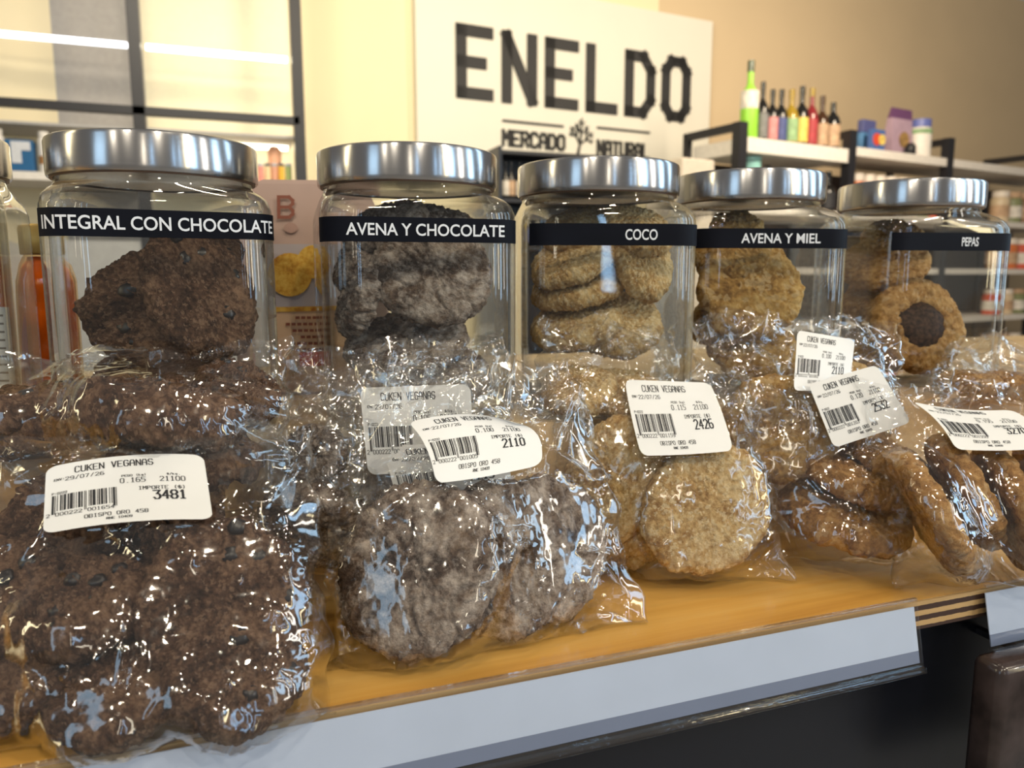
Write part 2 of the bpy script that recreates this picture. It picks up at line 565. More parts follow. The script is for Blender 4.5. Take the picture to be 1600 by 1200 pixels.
# layered ply edge: dark and light veneers by height
m, nt, b, mc = wood_mat('ply_edge', (0.45, 0.25, 0.09), (0.58, 0.36, 0.15), (0.70, 0.47, 0.22), 0.6, 3)
tc = N(nt, 'ShaderNodeTexCoord')
sp = N(nt, 'ShaderNodeSeparateXYZ')
nt.links.new(tc.outputs['Object'], sp.inputs[0])
nzz = N(nt, 'ShaderNodeTexNoise', Scale=260.0, Detail=2.0)
nt.links.new(tc.outputs['Object'], nzz.inputs['Vector'])
ma = N(nt, 'ShaderNodeMath', operation='MULTIPLY_ADD')
nt.links.new(nzz.outputs['Fac'], ma.inputs[0])
ma.inputs[1].default_value = 0.0007
nt.links.new(sp.outputs[2], ma.inputs[2])
dv = N(nt, 'ShaderNodeMath', operation='MULTIPLY')
nt.links.new(ma.outputs[0], dv.inputs[0])
dv.inputs[1].default_value = 3.0 / 0.0153
fr = N(nt, 'ShaderNodeMath', operation='FRACT')
nt.links.new(dv.outputs[0], fr.inputs[0])
lt = N(nt, 'ShaderNodeMath', operation='GREATER_THAN')
nt.links.new(fr.outputs[0], lt.inputs[0])
lt.inputs[1].default_value = 0.50
mcx = N(nt, 'ShaderNodeMix', data_type='RGBA')
nt.links.new(lt.outputs[0], mcx.inputs[0])
nt.links.new(mc.outputs[2], mcx.inputs[7])
mcx.inputs[6].default_value = (0.055, 0.026, 0.016, 1)
nt.links.new(mcx.outputs[2], b.inputs['Base Color'])
M['ply_edge'] = m

sh = root('display_shelf', (0.3, EDGE_Y, -0.0145), 'orange varnished plywood shelf with layered front edge carrying the jars and cookie bags', 'shelf')
MB().box(-1.2, 1.5, 0.0015, 0.42, -0.0, 0.0145).obj('shelf_board', M['ply_top'], sh)
MB().box(-1.2, 1.5, 0.0, 0.0015, 0.0005, 0.0144).obj('layered_edge', M['ply_edge'], sh)
ri = MB().box(-1.2, 1.5, RISER_Y - EDGE_Y, 0.42, 0.0145, 0.0145 + RISER_Z).obj('riser_step', M['riser'], sh)
MB().box(-1.2, 1.5, 0.012, 0.03, -0.20, -0.0005).obj('black_fascia', M['navy'], sh)

# price rails clipped on the edge
M['rail_plastic'] = film_mat('clear_rail_plastic', 1.2)
M['rail_card'] = simple('pale_blue_card', (0.58, 0.66, 0.84), 0.4, var=0.03)
M['rail_lip'] = film_mat('clear_rail_lip', 6.0)
M['rail_band'] = simple('slate_card_band', (0.20, 0.24, 0.36), 0.4, var=0.03)


def price_rail(x0, x1, label):
    r = root('price_rail', (x0, EDGE_Y, -0.0285), label, 'price rail')
    L = x1 - x0

    def lean(c):                      # the rail leans out at its foot
        z = c.z * 0.84
        t = (0.0300 - z)
        return Vector((c.x, c.y - 0.0035 - t * 0.22, z))

    MB().box(0, L, -0.0008, 0.0, 0.0, 0.0385, fn=lean).obj('clear_cover', M['rail_plastic'], r)
    MB().box(0.0008, L - 0.0008, 0.0007, 0.0012, 0.0105, 0.0335, fn=lean).obj('card', M['rail_card'], r)
    MB().box(0.0008, L - 0.0008, 0.0007, 0.0012, 0.0040, 0.0105, fn=lean).obj('card_band', M['rail_band'], r)
    MB().box(0, L, -0.0010, 0.0004, 0.0375, 0.0388, fn=lean).obj('top_lip', M['rail_lip'], r)
    MB().box(0, L, -0.0026, 0.0020, 0.0, 0.0030, 0.0005, fn=lean).obj('bottom_lip', M['rail_plastic'], r)
    return r


price_rail(-0.62, 0.2905, 'long clear price rail with blank pale card on the shelf edge below the bags')
price_rail(0.334, 0.95, 'second clear price rail right of the bare layered plywood edge')

# pack hanging under the right end of the shelf
dk = root('snack_pack', P(1575, 1130, 0.36), 'dark glossy pack with faint leaf print under the plywood edge at the lower right', 'pack')
M['dark_pack'] = simple('dark_brown_pack', (0.045, 0.032, 0.030), 0.18, var=0.5, scale=60)
M['leaf_ink'] = simple('leaf_print', (0.10, 0.075, 0.07), 0.3)
MB().box(-0.0175, 0.06, -0.008, 0.008, -0.05, 0.0345, 0.004).obj('wrapper', M['dark_pack'], dk, True)
lb = MB()
for k in range(7):
    a = 0.5 + 0.28 * k
    x, z = 0.012 + 0.004 * k, 0.018 + 0.002 * k
    lb.add([(x, -0.0083, z), (x + .012 * math.cos(a), -0.0083, z + .012 * math.sin(a)), (x + .011 * math.cos(a + .22), -0.0083, z + .011 * math.sin(a + .22))], [(0, 1, 2)])
lb.obj('leaf_print', M['leaf_ink'], dk)
MB().box(0.018, 0.022, 0.002, max(0.006, EDGE_Y + 0.0125 - dk.location.y), 0.026, 0.029).obj('hook', M['black'], dk)


# ------------------------------------------------------------------ cookies
random.seed(7)
RNG = np.random.default_rng(5)


def fbm(p, octv=3):
    v, a = 0.0, 1.0
    for k in range(octv):
        v += a * noise.noise(p)
        p = p * 2.03
        a *= 0.5
    return v


def cookie_geo(kind, seed, R=0.0335, T=0.0125):
    """A rough baked disc, faces up, resting on z = 0."""
    na = 220
    off = Vector((seed * 13.7, seed * 7.1, seed * 3.3))
    prof = []
    for k in range(26):                                   # top, middle outwards
        prof.append((0.80 * k / 25.0 + 0.002, 1.0))
    for k in range(1, 15):                                # rounded rim
        a = math.pi / 2 - math.pi * 0.80 * k / 14.0
        prof.append((0.80 + 0.20 * math.cos(a), 0.48 + 0.52 * math.sin(a)))
    for k in range(1, 12):
        prof.append((prof[39][0] * (1 - k / 11.0) + 0.002, 0.0))
    vs, fs = [], []
    for (r, z) in prof:
        for j in range(na):
            th = 2 * math.pi * j / na
            c, s = math.cos(th), math.sin(th)
            rim = 1 + 0.07 * noise.noise(Vector((c * 1.6, s * 1.6, seed * 5.1))) + 0.035 * noise.noise(Vector((c * 4.5, s * 4.5, seed * 2.7)))
            dome = 0.86 + 0.14 * math.cos(min(1.0, r) * 1.5)
            x, y = r * R * rim * c, r * R * rim * s
            zz = z * T * dome
            n = Vector((c * max(0, (r - .75) * 4), s * max(0, (r - .75) * 4), (z - 0.45) * 2.0))
            n = n.normalized() if n.length > 1e-6 else Vector((0, 0, 1))
            q = Vector((x, y, zz))
            w = q + off
            if kind == 'integral':
                d = 0.0021 * fbm(w * 100, 3) + 0.0013 * fbm(w * 340, 3)
            elif kind == 'oatchoc':
                rid = 1 - abs(noise.noise(w * 60)) * 2
                d = 0.0008 * fbm(w * 90, 2) + 0.0011 * fbm(w * 400, 3) - 0.0018 * max(0, rid - 0.80) / 0.20
            elif kind == 'coco':
                d = 0.0012 * fbm(w * 90, 2) + 0.0012 * fbm(w * 400, 3)
            else:
                dd, pp = noise.voronoi(w * 190)
                cell = noise.cell(pp[0] * 3.1)
                d = 0.0016 * fbm(w * 90, 3) + 0.0024 * (0.55 - min(dd[0], 0.8)) * (0.3 + 0.7 * abs(cell)) + 0.0008 * fbm(w * 420, 2)
            if kind == 'pepas_jam':
                rr = math.hypot(x, y) / R
                if z > 0.6:
                    d -= 0.0035 * max(0, 1 - (rr / 0.50) ** 4)
            q = q + n * d
            vs.append((q.x, q.y, max(q.z, -0.0012)))
    nr = len(prof)
    for i in range(nr - 1):
        for j in range(na):
            j2 = (j + 1) % na
            fs.append((i * na + j, (i + 1) * na + j, (i + 1) * na + j2, i * na + j2))
    fs.append(tuple(range(na)))
    fs.append(tuple((nr - 1) * na + j for j in range(na))[::-1])
    v = np.array(vs)
    v[:, 2] -= T * 0.5
    return v, fs


def mesh_of(name, v, fs, mat):
    me = bpy.data.meshes.new(name)
    me.from_pydata([tuple(map(float, q)) for q in v], [], fs)
    me.materials.append(mat)
    me.polygons.foreach_set('use_smooth', [True] * len(me.polygons))
    me.update()
    return me


def blob(r, seed, flat=0.6):
    bm = bmesh.new()
    bmesh.ops.create_icosphere(bm, subdivisions=3, radius=1)
    vs = []
    for v in bm.verts:
        k = 1 + 0.22 * noise.noise(v.co * 1.3 + Vector((seed * 3.1, 0, 0)))
        vs.append((v.co.x * r * k, v.co.y * r * k * 0.85, v.co.z * r * k * flat))
    bm.verts.index_update()
    fs = [[q.index for q in f.verts] for f in bm.faces]
    bm.free()
    return np.array(vs), fs


PROTO = {}
MATOF = {'integral': 'integral', 'oatchoc': 'oatchoc', 'coco': 'coco', 'oat': 'oat', 'pepas': 'pepas', 'pepas_jam': 'pepas'}
for kind, nvar in (('integral', 3), ('oatchoc', 3), ('coco', 3), ('oat', 2), ('pepas', 2), ('pepas_jam', 1)):
    for k in range(nvar):
        v, fs = cookie_geo(kind, k + 1 + len(PROTO) * 0.37)
        me = mesh_of('cookie', v, fs, M[MATOF[kind]])
        kids = []
        if kind == 'integral':
            rr = random.Random(k * 11 + 3)
            for c in range(6):
                th, rad = rr.uniform(0, 6.28), 0.0335 * rr.uniform(0.15, 0.86)
                x, y = rad * math.cos(th), rad * math.sin(th)
                i = int(np.argmin((v[:, 0] - x) ** 2 + (v[:, 1] - y) ** 2 - 1e-3 * (v[:, 2] > 0)))
                bv, bf = blob(rr.uniform(0.0030, 0.0054), c + k, 0.34)
                kids.append(mesh_of('chocolate_chip', bv + np.array([v[i, 0], v[i, 1], v[i, 2] - 0.0012]), bf, M['choc_chip']))
        if kind == 'pepas_jam':
            jv, jf = blob(0.0185, 4, 0.22)
            jv = jv * np.array([[1 + 0.10 * noise.noise(Vector(q) * 420)] for q in jv.tolist()])
            kids.append(mesh_of('jam_centre', jv + np.array([0, 0, 0.0042]), jf, M['jam']))
        PROTO[(kind, k)] = (me, v, kids)

NVAR = {'integral': 3, 'oatchoc': 3, 'coco': 3, 'oat': 2, 'pepas': 2, 'pepas_jam': 1}
counter = [0]


def cookie(kind, center, nrm, dia, thick=0.0135, dia2=None, roll=0.0, label='', group=None):
    """center in the world, nrm the way its top faces; dia along the roll axis, dia2 across."""
    k = counter[0] % NVAR[kind]
    counter[0] += 1
    me, v, kids = PROTO[(kind, k)]
    z = np.asarray(nrm, float)
    z = z / np.linalg.norm(z)
    ref = RT if abs(z @ RT) < 0.85 else UP
    x = ref - z * (ref @ z)
    x /= np.linalg.norm(x)
    y = np.cross(z, x)
    c, s = math.cos(roll), math.sin(roll)
    x, y = c * x + s * y, -s * x + c * y
    dia2 = dia2 or dia
    sx, sy, sz = dia / 0.067, dia2 / 0.067, thick / 0.0125
    mat = Matrix(((x[0] * sx, y[0] * sy, z[0] * sz, center[0]), (x[1] * sx, y[1] * sy, z[1] * sz, center[1]),
                  (x[2] * sx, y[2] * sy, z[2] * sz, center[2]), (0, 0, 0, 1)))
    o = bpy.data.objects.new('cookie', me)
    COL.objects.link(o)
    o.matrix_world = mat
    tag(o, label, 'cookie', group)
    for km in kids:
        ch = bpy.data.objects.new(km.name.split('.')[0], km)
        COL.objects.link(ch)
        ch.parent = o
    A = np.array(mat)
    w = np.concatenate([v] + [np.array([c_.co for c_ in km.vertices]) for km in kids]) @ A[:3, :3].T + A[:3, 3]
    return o, w


# ------------------------------------------------------------------ cookie bags
def sample(grid, fu, fv):
    nu, nv = grid.shape
    fu = np.clip(fu, 0, nu - 1.001)
    fv = np.clip(fv, 0, nv - 1.001)
    i, j = fu.astype(int), fv.astype(int)
    a, b = fu - i, fv - j
    return grid[i, j] * (1 - a) * (1 - b) + grid[i + 1, j] * a * (1 - b) + grid[i, j + 1] * (1 - a) * b + grid[i + 1, j + 1] * a * b


def tri(x):
    return 2 * np.abs(x - np.floor(x + 0.5))


def crumple(u, v, rng, n=26, Lr=(0.012, 0.050)):
    """Soft facets with sharp thin folds that start and stop, as in handled cellophane."""
    h = np.zeros_like(u)
    for lam, a in ((0.048, 0.55), (0.026, 0.28)):
        for k in range(2):
            th, ph = rng.uniform(0, math.pi), rng.uniform(0, 1)
            h += a * (tri((u * math.cos(th) + v * math.sin(th)) / lam + ph) - 0.5)
    cu, cv = (u.min(), u.max()), (v.min(), v.max())
    for k in range(n):
        th = rng.uniform(0, math.pi)
        L_ = rng.uniform(*Lr)
        w = rng.uniform(0.0010, 0.0026)
        a = rng.uniform(0.35, 1.0) * rng.choice([1, 1, -0.6])
        x0, y0 = rng.uniform(*cu), rng.uniform(*cv)
        p = (u - x0) * math.cos(th) + (v - y0) * math.sin(th)
        q = -(u - x0) * math.sin(th) + (v - y0) * math.cos(th) + rng.uniform(-6, 6) * p * p
        fade = np.clip(1 - np.abs(p) / (L_ / 2), 0, 1) ** 0.7
        side = np.where(q > 0, rng.uniform(1.5, 4.0), 1.0)
        h += a * fade * np.clip(1 - np.abs(q) / (w * side), 0, 1)
    return h


def bag(corners, cookies, label, seed, amp=0.0030, bend=0.0, puff=0.35, taut=0.10, gap=0.0013, stickers=(), group='bags of cookies on the shelf', iters=420):
    """corners BL, BR, TR, TL as world points; cookies: arrays of world vertices inside. The film is drawn tight over them."""
    bl, br, tr, tl = [np.asarray(c, float) for c in corners]
    q0 = (bl + br) / 2
    b0 = (tl + tr) / 2 - q0
    b0 /= np.linalg.norm(b0)
    a0 = (br - bl) / 2 + (tr - tl) / 2
    a0 -= b0 * (a0 @ b0)
    a0 /= np.linalg.norm(a0)
    allw = np.concatenate(cookies)
    cu = np.stack([(allw - q0) @ a0, (allw - q0) @ b0], 1)
    c2 = [np.array([(c - q0) @ a0, (c - q0) @ b0]) for c in (bl, br, tr, tl)]
    for (i, j) in ((0, 1), (1, 2), (2, 3), (3, 0)):
        e = c2[j] - c2[i]
        e /= np.linalg.norm(e)
        n_out = np.array([e[1], -e[0]])
        m_ = ((cu - c2[i]) @ n_out).max() + 0.003
        if m_ > 0:
            mv = n_out[0] * a0 * m_ + n_out[1] * b0 * m_
            for q_ in (i, j):
                if q_ == 0:
                    bl = bl + mv
                elif q_ == 1:
                    br = br + mv
                elif q_ == 2:
                    tr = tr + mv
                else:
                    tl = tl + mv
            c2 = [np.array([(c - q0) @ a0, (c - q0) @ b0]) for c in (bl, br, tr, tl)]
    O = (bl + br) / 2
    bdir = (tl + tr) / 2 - O
    bdir /= np.linalg.norm(bdir)
    adir = (br - bl) / 2 + (tr - tl) / 2
    adir -= bdir * (adir @ bdir)
    adir /= np.linalg.norm(adir)
    cdir = np.cross(adir, bdir)
    fr = lambda p: ((np.asarray(p) - O) @ adir, (np.asarray(p) - O) @ bdir, (np.asarray(p) - O) @ cdir)
    cs = [fr(c) for c in (bl, br, tr, tl)]
    us, vsx = [c[0] for c in cs], [c[1] for c in cs]
    step = 0.0009
    NU = max(70, min(150, int((max(us) - min(us)) / step)))
    NV = max(70, min(170, int((max(vsx) - min(vsx)) / step)))
    rng = np.random.default_rng(seed)
    s, t = np.meshgrid(np.linspace(0, 1, NU), np.linspace(0, 1, NV), indexing='ij')
    lerp = lambda k: cs[0][k] * (1 - s) * (1 - t) + cs[1][k] * s * (1 - t) + cs[2][k] * s * t + cs[3][k] * (1 - s) * t
    u, v, mid = lerp(0), lerp(1), lerp(2)
    # wavy hems
    q = rng.uniform(0, 6.28, 8)
    Wd = max(us) - min(us)
    edge = (np.abs(s - 0.5) * 2) ** 6
    u = u + edge * 0.0018 * np.sin(t * 17 + q[0] + s * 2) + edge * 0.001 * np.sin(t * 41 + q[1])
    v = v + t ** 5 * (0.0022 * np.sin(s * 13 + q[2]) + 0.0012 * np.sin(s * 31 + q[3])) + (1 - t) ** 6 * 0.0012 * np.sin(s * 19 + q[4])
    mid = mid + bend * t * t + 0.0022 * np.sin(s * 5.5 + q[5]) * t ** 2
    # obstacles
    g = 0.0010
    gu0, gv0 = u.min() - 4 * g, v.min() - 4 * g
    n1, n2 = int((u.max() - gu0) / g) + 6, int((v.max() - gv0) / g) + 6
    hi = np.full((n1, n2), -9.0)
    lo = np.full((n1, n2), 9.0)
    for w in cookies:
        a, b_, c = (w - O) @ adir, (w - O) @ bdir, (w - O) @ cdir
        i, j = np.round((a - gu0) / g).astype(int), np.round((b_ - gv0) / g).astype(int)
        ok = (i >= 0) & (j >= 0) & (i < n1) & (j < n2)
        np.maximum.at(hi, (i[ok], j[ok]), c[ok])
        np.minimum.at(lo, (i[ok], j[ok]), c[ok])
    for _ in range(2):
        for G, op in ((hi, np.maximum), (lo, np.minimum)):
            B = G.copy()
            for di in (-1, 0, 1):
                for dj in (-1, 0, 1):
                    B = op(B, np.roll(np.roll(G, di, 0), dj, 1))
            G[:] = B
    fu, fv = (u - gu0) / g, (v - gv0) / g
    iu, iv = np.clip(np.round(fu).astype(int), 0, n1 - 1), np.clip(np.round(fv).astype(int), 0, n2 - 1)
    oh, ol = hi[iu, iv] + gap, lo[iu, iv] - gap
    win = (1 - (np.abs(s - .5) * 2) ** 6) * (1 - (np.abs(t - .5) * 2) ** 6)

    def relax(ob, sign):
        o = np.where(np.abs(ob) > 5, -9.0, sign * ob)
        base = sign * mid
        occ = o[o > -5]
        top = np.percentile(occ, 80) if len(occ) else 0.004
        h = base + np.maximum(0, (top - base)) * win * puff
        h = np.maximum(h, o)
        seam = base + 0.0003
        for it in range(iters):
            a = h.copy()
            a[1:-1, 1:-1] = 0.25 * (h[:-2, 1:-1] + h[2:, 1:-1] + h[1:-1, :-2] + h[1:-1, 2:])
            a = np.maximum(a, o)
            a = np.maximum(a, base + 0.0004)
            a[0], a[-1], a[:, 0] = seam[0], seam[-1], seam[:, 0]
            a[:, -1] = base[:, -1] + 0.0012
            h = a
        return h, o

    hf, of = relax(oh, 1)
    hb, ob = relax(ol, -1)
    front = hf
    toW = lambda uu, vv, hh: O + uu[..., None] * adir + vv[..., None] * bdir + hh[..., None] * cdir
    Wf = toW(u, v, front)
    # stickers are laid on the smooth front sheet
    made = []
    fpx, fpy, fd = pix(Wf.reshape(-1, 3))
    hide = np.zeros(Wf.shape[:2])
    damp = np.ones(Wf.shape[:2])
    for st in stickers:
        made.append(lay_sticker(st, fpx, fpy, fd))
    freeF = np.clip((hf - of) / 0.006, taut, 1)
    freeF = np.where(of < -5, 1 + 1.3 * np.clip((t - 0.5) * 2.5, 0, 1), freeF)
    freeB = np.where(ob < -5, 1 + 1.3 * np.clip((t - 0.5) * 2.5, 0, 1), np.clip((hb - ob) / 0.006, taut, 1))
    cr1 = crumple(u, v, rng, 64)
    cr2 = crumple(u, v, rng, 64)
    flap = np.where((of < -5), 1.0, 0.0) * np.clip((t - 0.45) * 3, 0, 1)
    hf2 = hf + amp * freeF * np.maximum(cr1 + 0.35, 0)
    hb2 = hb + amp * freeB * np.maximum(cr2 + 0.35, 0)
    both = flap * amp * 0.8 * crumple(u, v, rng, 14)
    Wf = toW(u, v, hf2 + both)
    Wb = toW(u, v, -hb2 + both)
    for mk in made:
        Wf = push_behind(Wf, mk)
    for A in (Wf, Wb):
        A[..., 2] = np.maximum(A[..., 2], 0.0009)
        deep = A[..., 1] - (RISER_Y - 0.0013)
        lift = RISER_Z + 0.0013 - A[..., 2]
        bad = (deep > 0) & (lift > 0)
        k = np.minimum(deep, lift)                       # film slides round the edge of the step
        A[..., 1] = np.where(bad, A[..., 1] - k, A[..., 1])
        A[..., 2] = np.where(bad, A[..., 2] + k, A[..., 2])
    allv = np.concatenate([Wf.reshape(-1, 3), Wb.reshape(-1, 3)])
    base = np.array([O[0], O[1], allv[:, 2].min()])
    fs = []
    K = NU * NV
    id_ = lambda i, j: i * NV + j
    for i in range(NU - 1):
        for j in range(NV - 1):
            fs.append((id_(i, j), id_(i + 1, j), id_(i + 1, j + 1), id_(i, j + 1)))
            fs.append((K + id_(i, j), K + id_(i, j + 1), K + id_(i + 1, j + 1), K + id_(i + 1, j)))
    for j in range(NV - 1):
        fs.append((id_(0, j), id_(0, j + 1), K + id_(0, j + 1), K + id_(0, j)))
        fs.append((id_(NU - 1, j), K + id_(NU - 1, j), K + id_(NU - 1, j + 1), id_(NU - 1, j + 1)))
    for i in range(NU - 1):
        fs.append((id_(i, 0), K + id_(i, 0), K + id_(i + 1, 0), id_(i + 1, 0)))
    o = mesh_obj('cookie_bag', allv - base, fs, M['film'], None, True, base)
    tag(o, label, 'bag', group)
    for mk in made:
        build_sticker(mk, o, base)
    return o


def coons(cn, mids, u, v):
    """cn: TL TR BR BL; mids: top right bottom left offsets of the edge middles; u right, v down."""
    tl, tr, br, bl = [np.asarray(c, float) for c in cn]
    p = (1 - u)[..., None] * (1 - v)[..., None] * tl + u[..., None] * (1 - v)[..., None] * tr + (u * v)[..., None] * br + ((1 - u) * v)[..., None] * bl
    mt, mr, mb, ml = [np.asarray(q, float) for q in mids]
    qu, qv = (4 * u * (1 - u))[..., None], (4 * v * (1 - v))[..., None]
    return p + qu * (1 - v)[..., None] * mt + qu * v[..., None] * mb + qv * u[..., None] * mr + qv * (1 - u)[..., None] * ml


def lay_sticker(st, fpx, fpy, fd):
    nu, nv = 13, 9
    u, v = np.meshgrid(np.linspace(0, 1, nu), np.linspace(0, 1, nv), indexing='ij')
    pp = coons(st['corners'], st.get('mids', ((0, 0),) * 4), u, v).reshape(-1, 2)
    D = []
    for x, y in pp:
        d2 = (fpx - x) ** 2 + (fpy - y) ** 2
        k = np.argsort(d2)[:5]
        D.append(fd[k].min() if d2[k[0]] < 200 else np.nan)
    D = np.array(D)
    uu, vv = u.ravel() - .5, v.ravel() - .5
    B = np.stack([np.ones_like(uu), uu, vv, uu * vv, uu * uu, vv * vv], 1)
    ok = ~np.isnan(D)
    co, *_ = np.linalg.lstsq(B[ok], D[ok], rcond=None)
    short = (B[ok] @ co - D[ok]).max()
    co[0] -= max(0, short) + 0.0010
    if 'depth' in st:
        co = np.array([st['depth'], st.get('du', 0), st.get('dv', 0), 0, 0, 0])
    return dict(st=st, co=co)


def sticker_point(mk, u, v, off=0.0):
    u, v = np.atleast_1d(np.asarray(u, float)), np.atleast_1d(np.asarray(v, float))
    st = mk['st']
    pp = coons(st['corners'], st.get('mids', ((0, 0),) * 4), u, v)
    uu, vv = u - .5, v - .5
    d = np.stack([np.ones_like(uu), uu, vv, uu * vv, uu * uu, vv * vv], -1) @ mk['co'] - off
    x, y = pp[..., 0], pp[..., 1]
    return CAM + d[..., None] * (((x - 800) / F)[..., None] * RT - ((y - 600) / F)[..., None] * UP + FW)


def push_behind(Wf, mk):
    """The film runs flat behind its sticker."""
    sh_ = Wf.shape
    W = Wf.reshape(-1, 3)
    x, y, d = pix(W)
    u, v = np.meshgrid(np.linspace(-.04, 1.04, 41), np.linspace(-.04, 1.04, 31), indexing='ij')
    sp_ = sticker_point(mk, u.ravel(), v.ravel())
    sx, sy, sd = pix(sp_)
    out = W.copy()
    lim = (max(sx) - min(sx)) / 38.0
    for i in range(len(W)):
        if x[i] < sx.min() or x[i] > sx.max() or y[i] < sy.min() or y[i] > sy.max():
            continue
        d2 = (sx - x[i]) ** 2 + (sy - y[i]) ** 2
        k = int(np.argmin(d2))
        if d2[k] < (lim * 1.6) ** 2:
            dd = max(d[i], sd[k] + 0.0008)
            dd = min(dd, sd[k] + 0.0035) if dd > sd[k] + 0.0035 and dd < sd[k] + 0.02 else dd
            out[i] = CAM + (W[i] - CAM) * (dd / d[i])
    return out.reshape(sh_)


BAR = [3, 1, 1, 2, 1, 3, 2, 1, 1, 1, 3, 2, 2, 1, 4, 1, 1, 2, 1, 2, 3, 1, 2, 2, 1, 1, 1, 3, 1, 1, 2, 1, 4, 2, 1, 1, 2, 1, 3, 1, 1, 1, 2, 3, 1, 2, 1, 1, 3, 1, 1]


def build_sticker(mk, parent, base):
    st = mk['st']
    nu, nv, r = 33, 25, 0.075
    asp = 1.35
    u, v = np.meshgrid(np.linspace(0, 1, nu), np.linspace(0, 1, nv), indexing='ij')
    # rounded corners
    ru, rv = r, r * asp
    cu_, cv_ = np.clip(u, ru, 1 - ru), np.clip(v, rv, 1 - rv)
    du, dv_ = (u - cu_) / ru, (v - cv_) / rv
    ln = np.maximum(np.sqrt(du ** 2 + dv_ ** 2), 1e-9)
    mx_ = np.maximum(np.abs(du), np.abs(dv_))
    k = np.where((np.abs(du) > 0) & (np.abs(dv_) > 0), mx_ / ln, 1.0)
    u2, v2 = cu_ + du * k * ru, cv_ + dv_ * k * rv
    top = sticker_point(mk, u2.ravel(), v2.ravel()) - base
    bot = sticker_point(mk, u2.ravel(), v2.ravel(), -0.00025) - base
    n = nu * nv
    fs = []
    for i in range(nu - 1):
        for j in range(nv - 1):
            a, b_, c, d = i * nv + j, (i + 1) * nv + j, (i + 1) * nv + j + 1, i * nv + j + 1
            fs.append((a, d, c, b_))
            fs.append((n + a, n + b_, n + c, n + d))
    so = mesh_obj('price_sticker', np.concatenate([top, bot]), fs, M['paper'], parent)
    # print: coordinates in sticker units, x right 0..1, y down 0..1
    T = lambda s, x, y, h, w, sw, gp=0.45: strokes(s, x, -y, h, w, sw, gp)
    Q = []
    Q += T('CUKEN VEGANAS', 0.185, 0.155, 0.085, 0.0265, 0.0085)
    Q += T('ENV:', 0.055, 0.235, 0.030, 0.012, 0.0045)
    Q += T(st.get('date', '22/07/26'), 0.125, 0.25, 0.048, 0.0215, 0.0055)
    Q += T('PESO (kg)', 0.475, 0.315, 0.028, 0.012, 0.004)
    Q += T(st['weight'], 0.465, 0.405, 0.066, 0.0225, 0.0065)
    Q += T('$/kg.', 0.755, 0.315, 0.028, 0.012, 0.004)
    Q += T('21100', 0.71, 0.405, 0.066, 0.0225, 0.0065)
    Q += T('P:0222', 0.045, 0.44, 0.030, 0.011, 0.004)
    Q += T('IMPORTE ($)', 0.575, 0.525, 0.048, 0.0185, 0.0055)
    Q += T(st['price'], 0.665, 0.675, 0.125, 0.036, 0.0150)
    Q += T('2 000222 ' + st['code'], 0.015, 0.765, 0.046, 0.0185, 0.0050, 0.50)
    Q += T('OBISPO ORO 458', 0.245, 0.868, 0.050, 0.0190, 0.0055)
    Q += T('RNE 10409', 0.375, 0.925, 0.030, 0.0120, 0.0045)
    vs, fs = [], []
    for q in Q:
        b0 = len(vs)
        vs += [(p[0], -p[1]) for p in q]
        fs.append((b0, b0 + 3, b0 + 2, b0 + 1))
    vs = np.array(vs)
    mesh_obj('printed_text', sticker_point(mk, vs[:, 0], vs[:, 1], 0.00016) - base, fs, M['ink'], so, False)
    vs, fs = [], []
    x = 0.045
    unit = 0.395 / sum(BAR)
    for i, wdt in enumerate(BAR):
        if i % 2 == 0:
            guard = i in (0, 2, 24, 26, 48, 50)
            y1 = 0.735 if guard else 0.690
            b0 = len(vs)
            for jj in range(3):
                yy = 0.455 + (y1 - 0.455) * jj / 2
                vs += [(x, yy), (x + wdt * unit, yy)]
            fs += [(b0, b0 + 1, b0 + 3, b0 + 2), (b0 + 2, b0 + 3, b0 + 5, b0 + 4)]
        x += wdt * unit
    vs = np.array(vs)
    mesh_obj('barcode', sticker_point(mk, vs[:, 0], vs[:, 1], 0.00016) - base, fs, M['ink'], so, False)


from mathutils.bvhtree import BVHTree
FACES = {}


def tree(o, w):
    k = o.data.name
    if k not in FACES:
        FACES[k] = [tuple(p.vertices) for p in o.data.polygons]
    return BVHTree.FromPolygons([tuple(q) for q in w[:len(o.data.vertices)]], FACES[k])


def ease_apart(o, w, others, allowed):
    """Slides a cookie away from the lens, a millimetre at a time, until it no longer cuts into its neighbours."""
    ray = w.mean(0) - CAM
    ray /= np.linalg.norm(ray)
    best, bw = None, None
    for k in range(9):
        ww = w + ray * 0.001 * k
        if k and not allowed(ww):
            break
        hits = sum(len(tree(o, ww).overlap(t)) for t in others)
        if best is None or hits < best[0]:
            best = (hits, k)
        if hits == 0:
            break
    mv = ray * 0.001 * best[1]
    o.matrix_world = Matrix.Translation(mv) @ o.matrix_world
    return w + mv


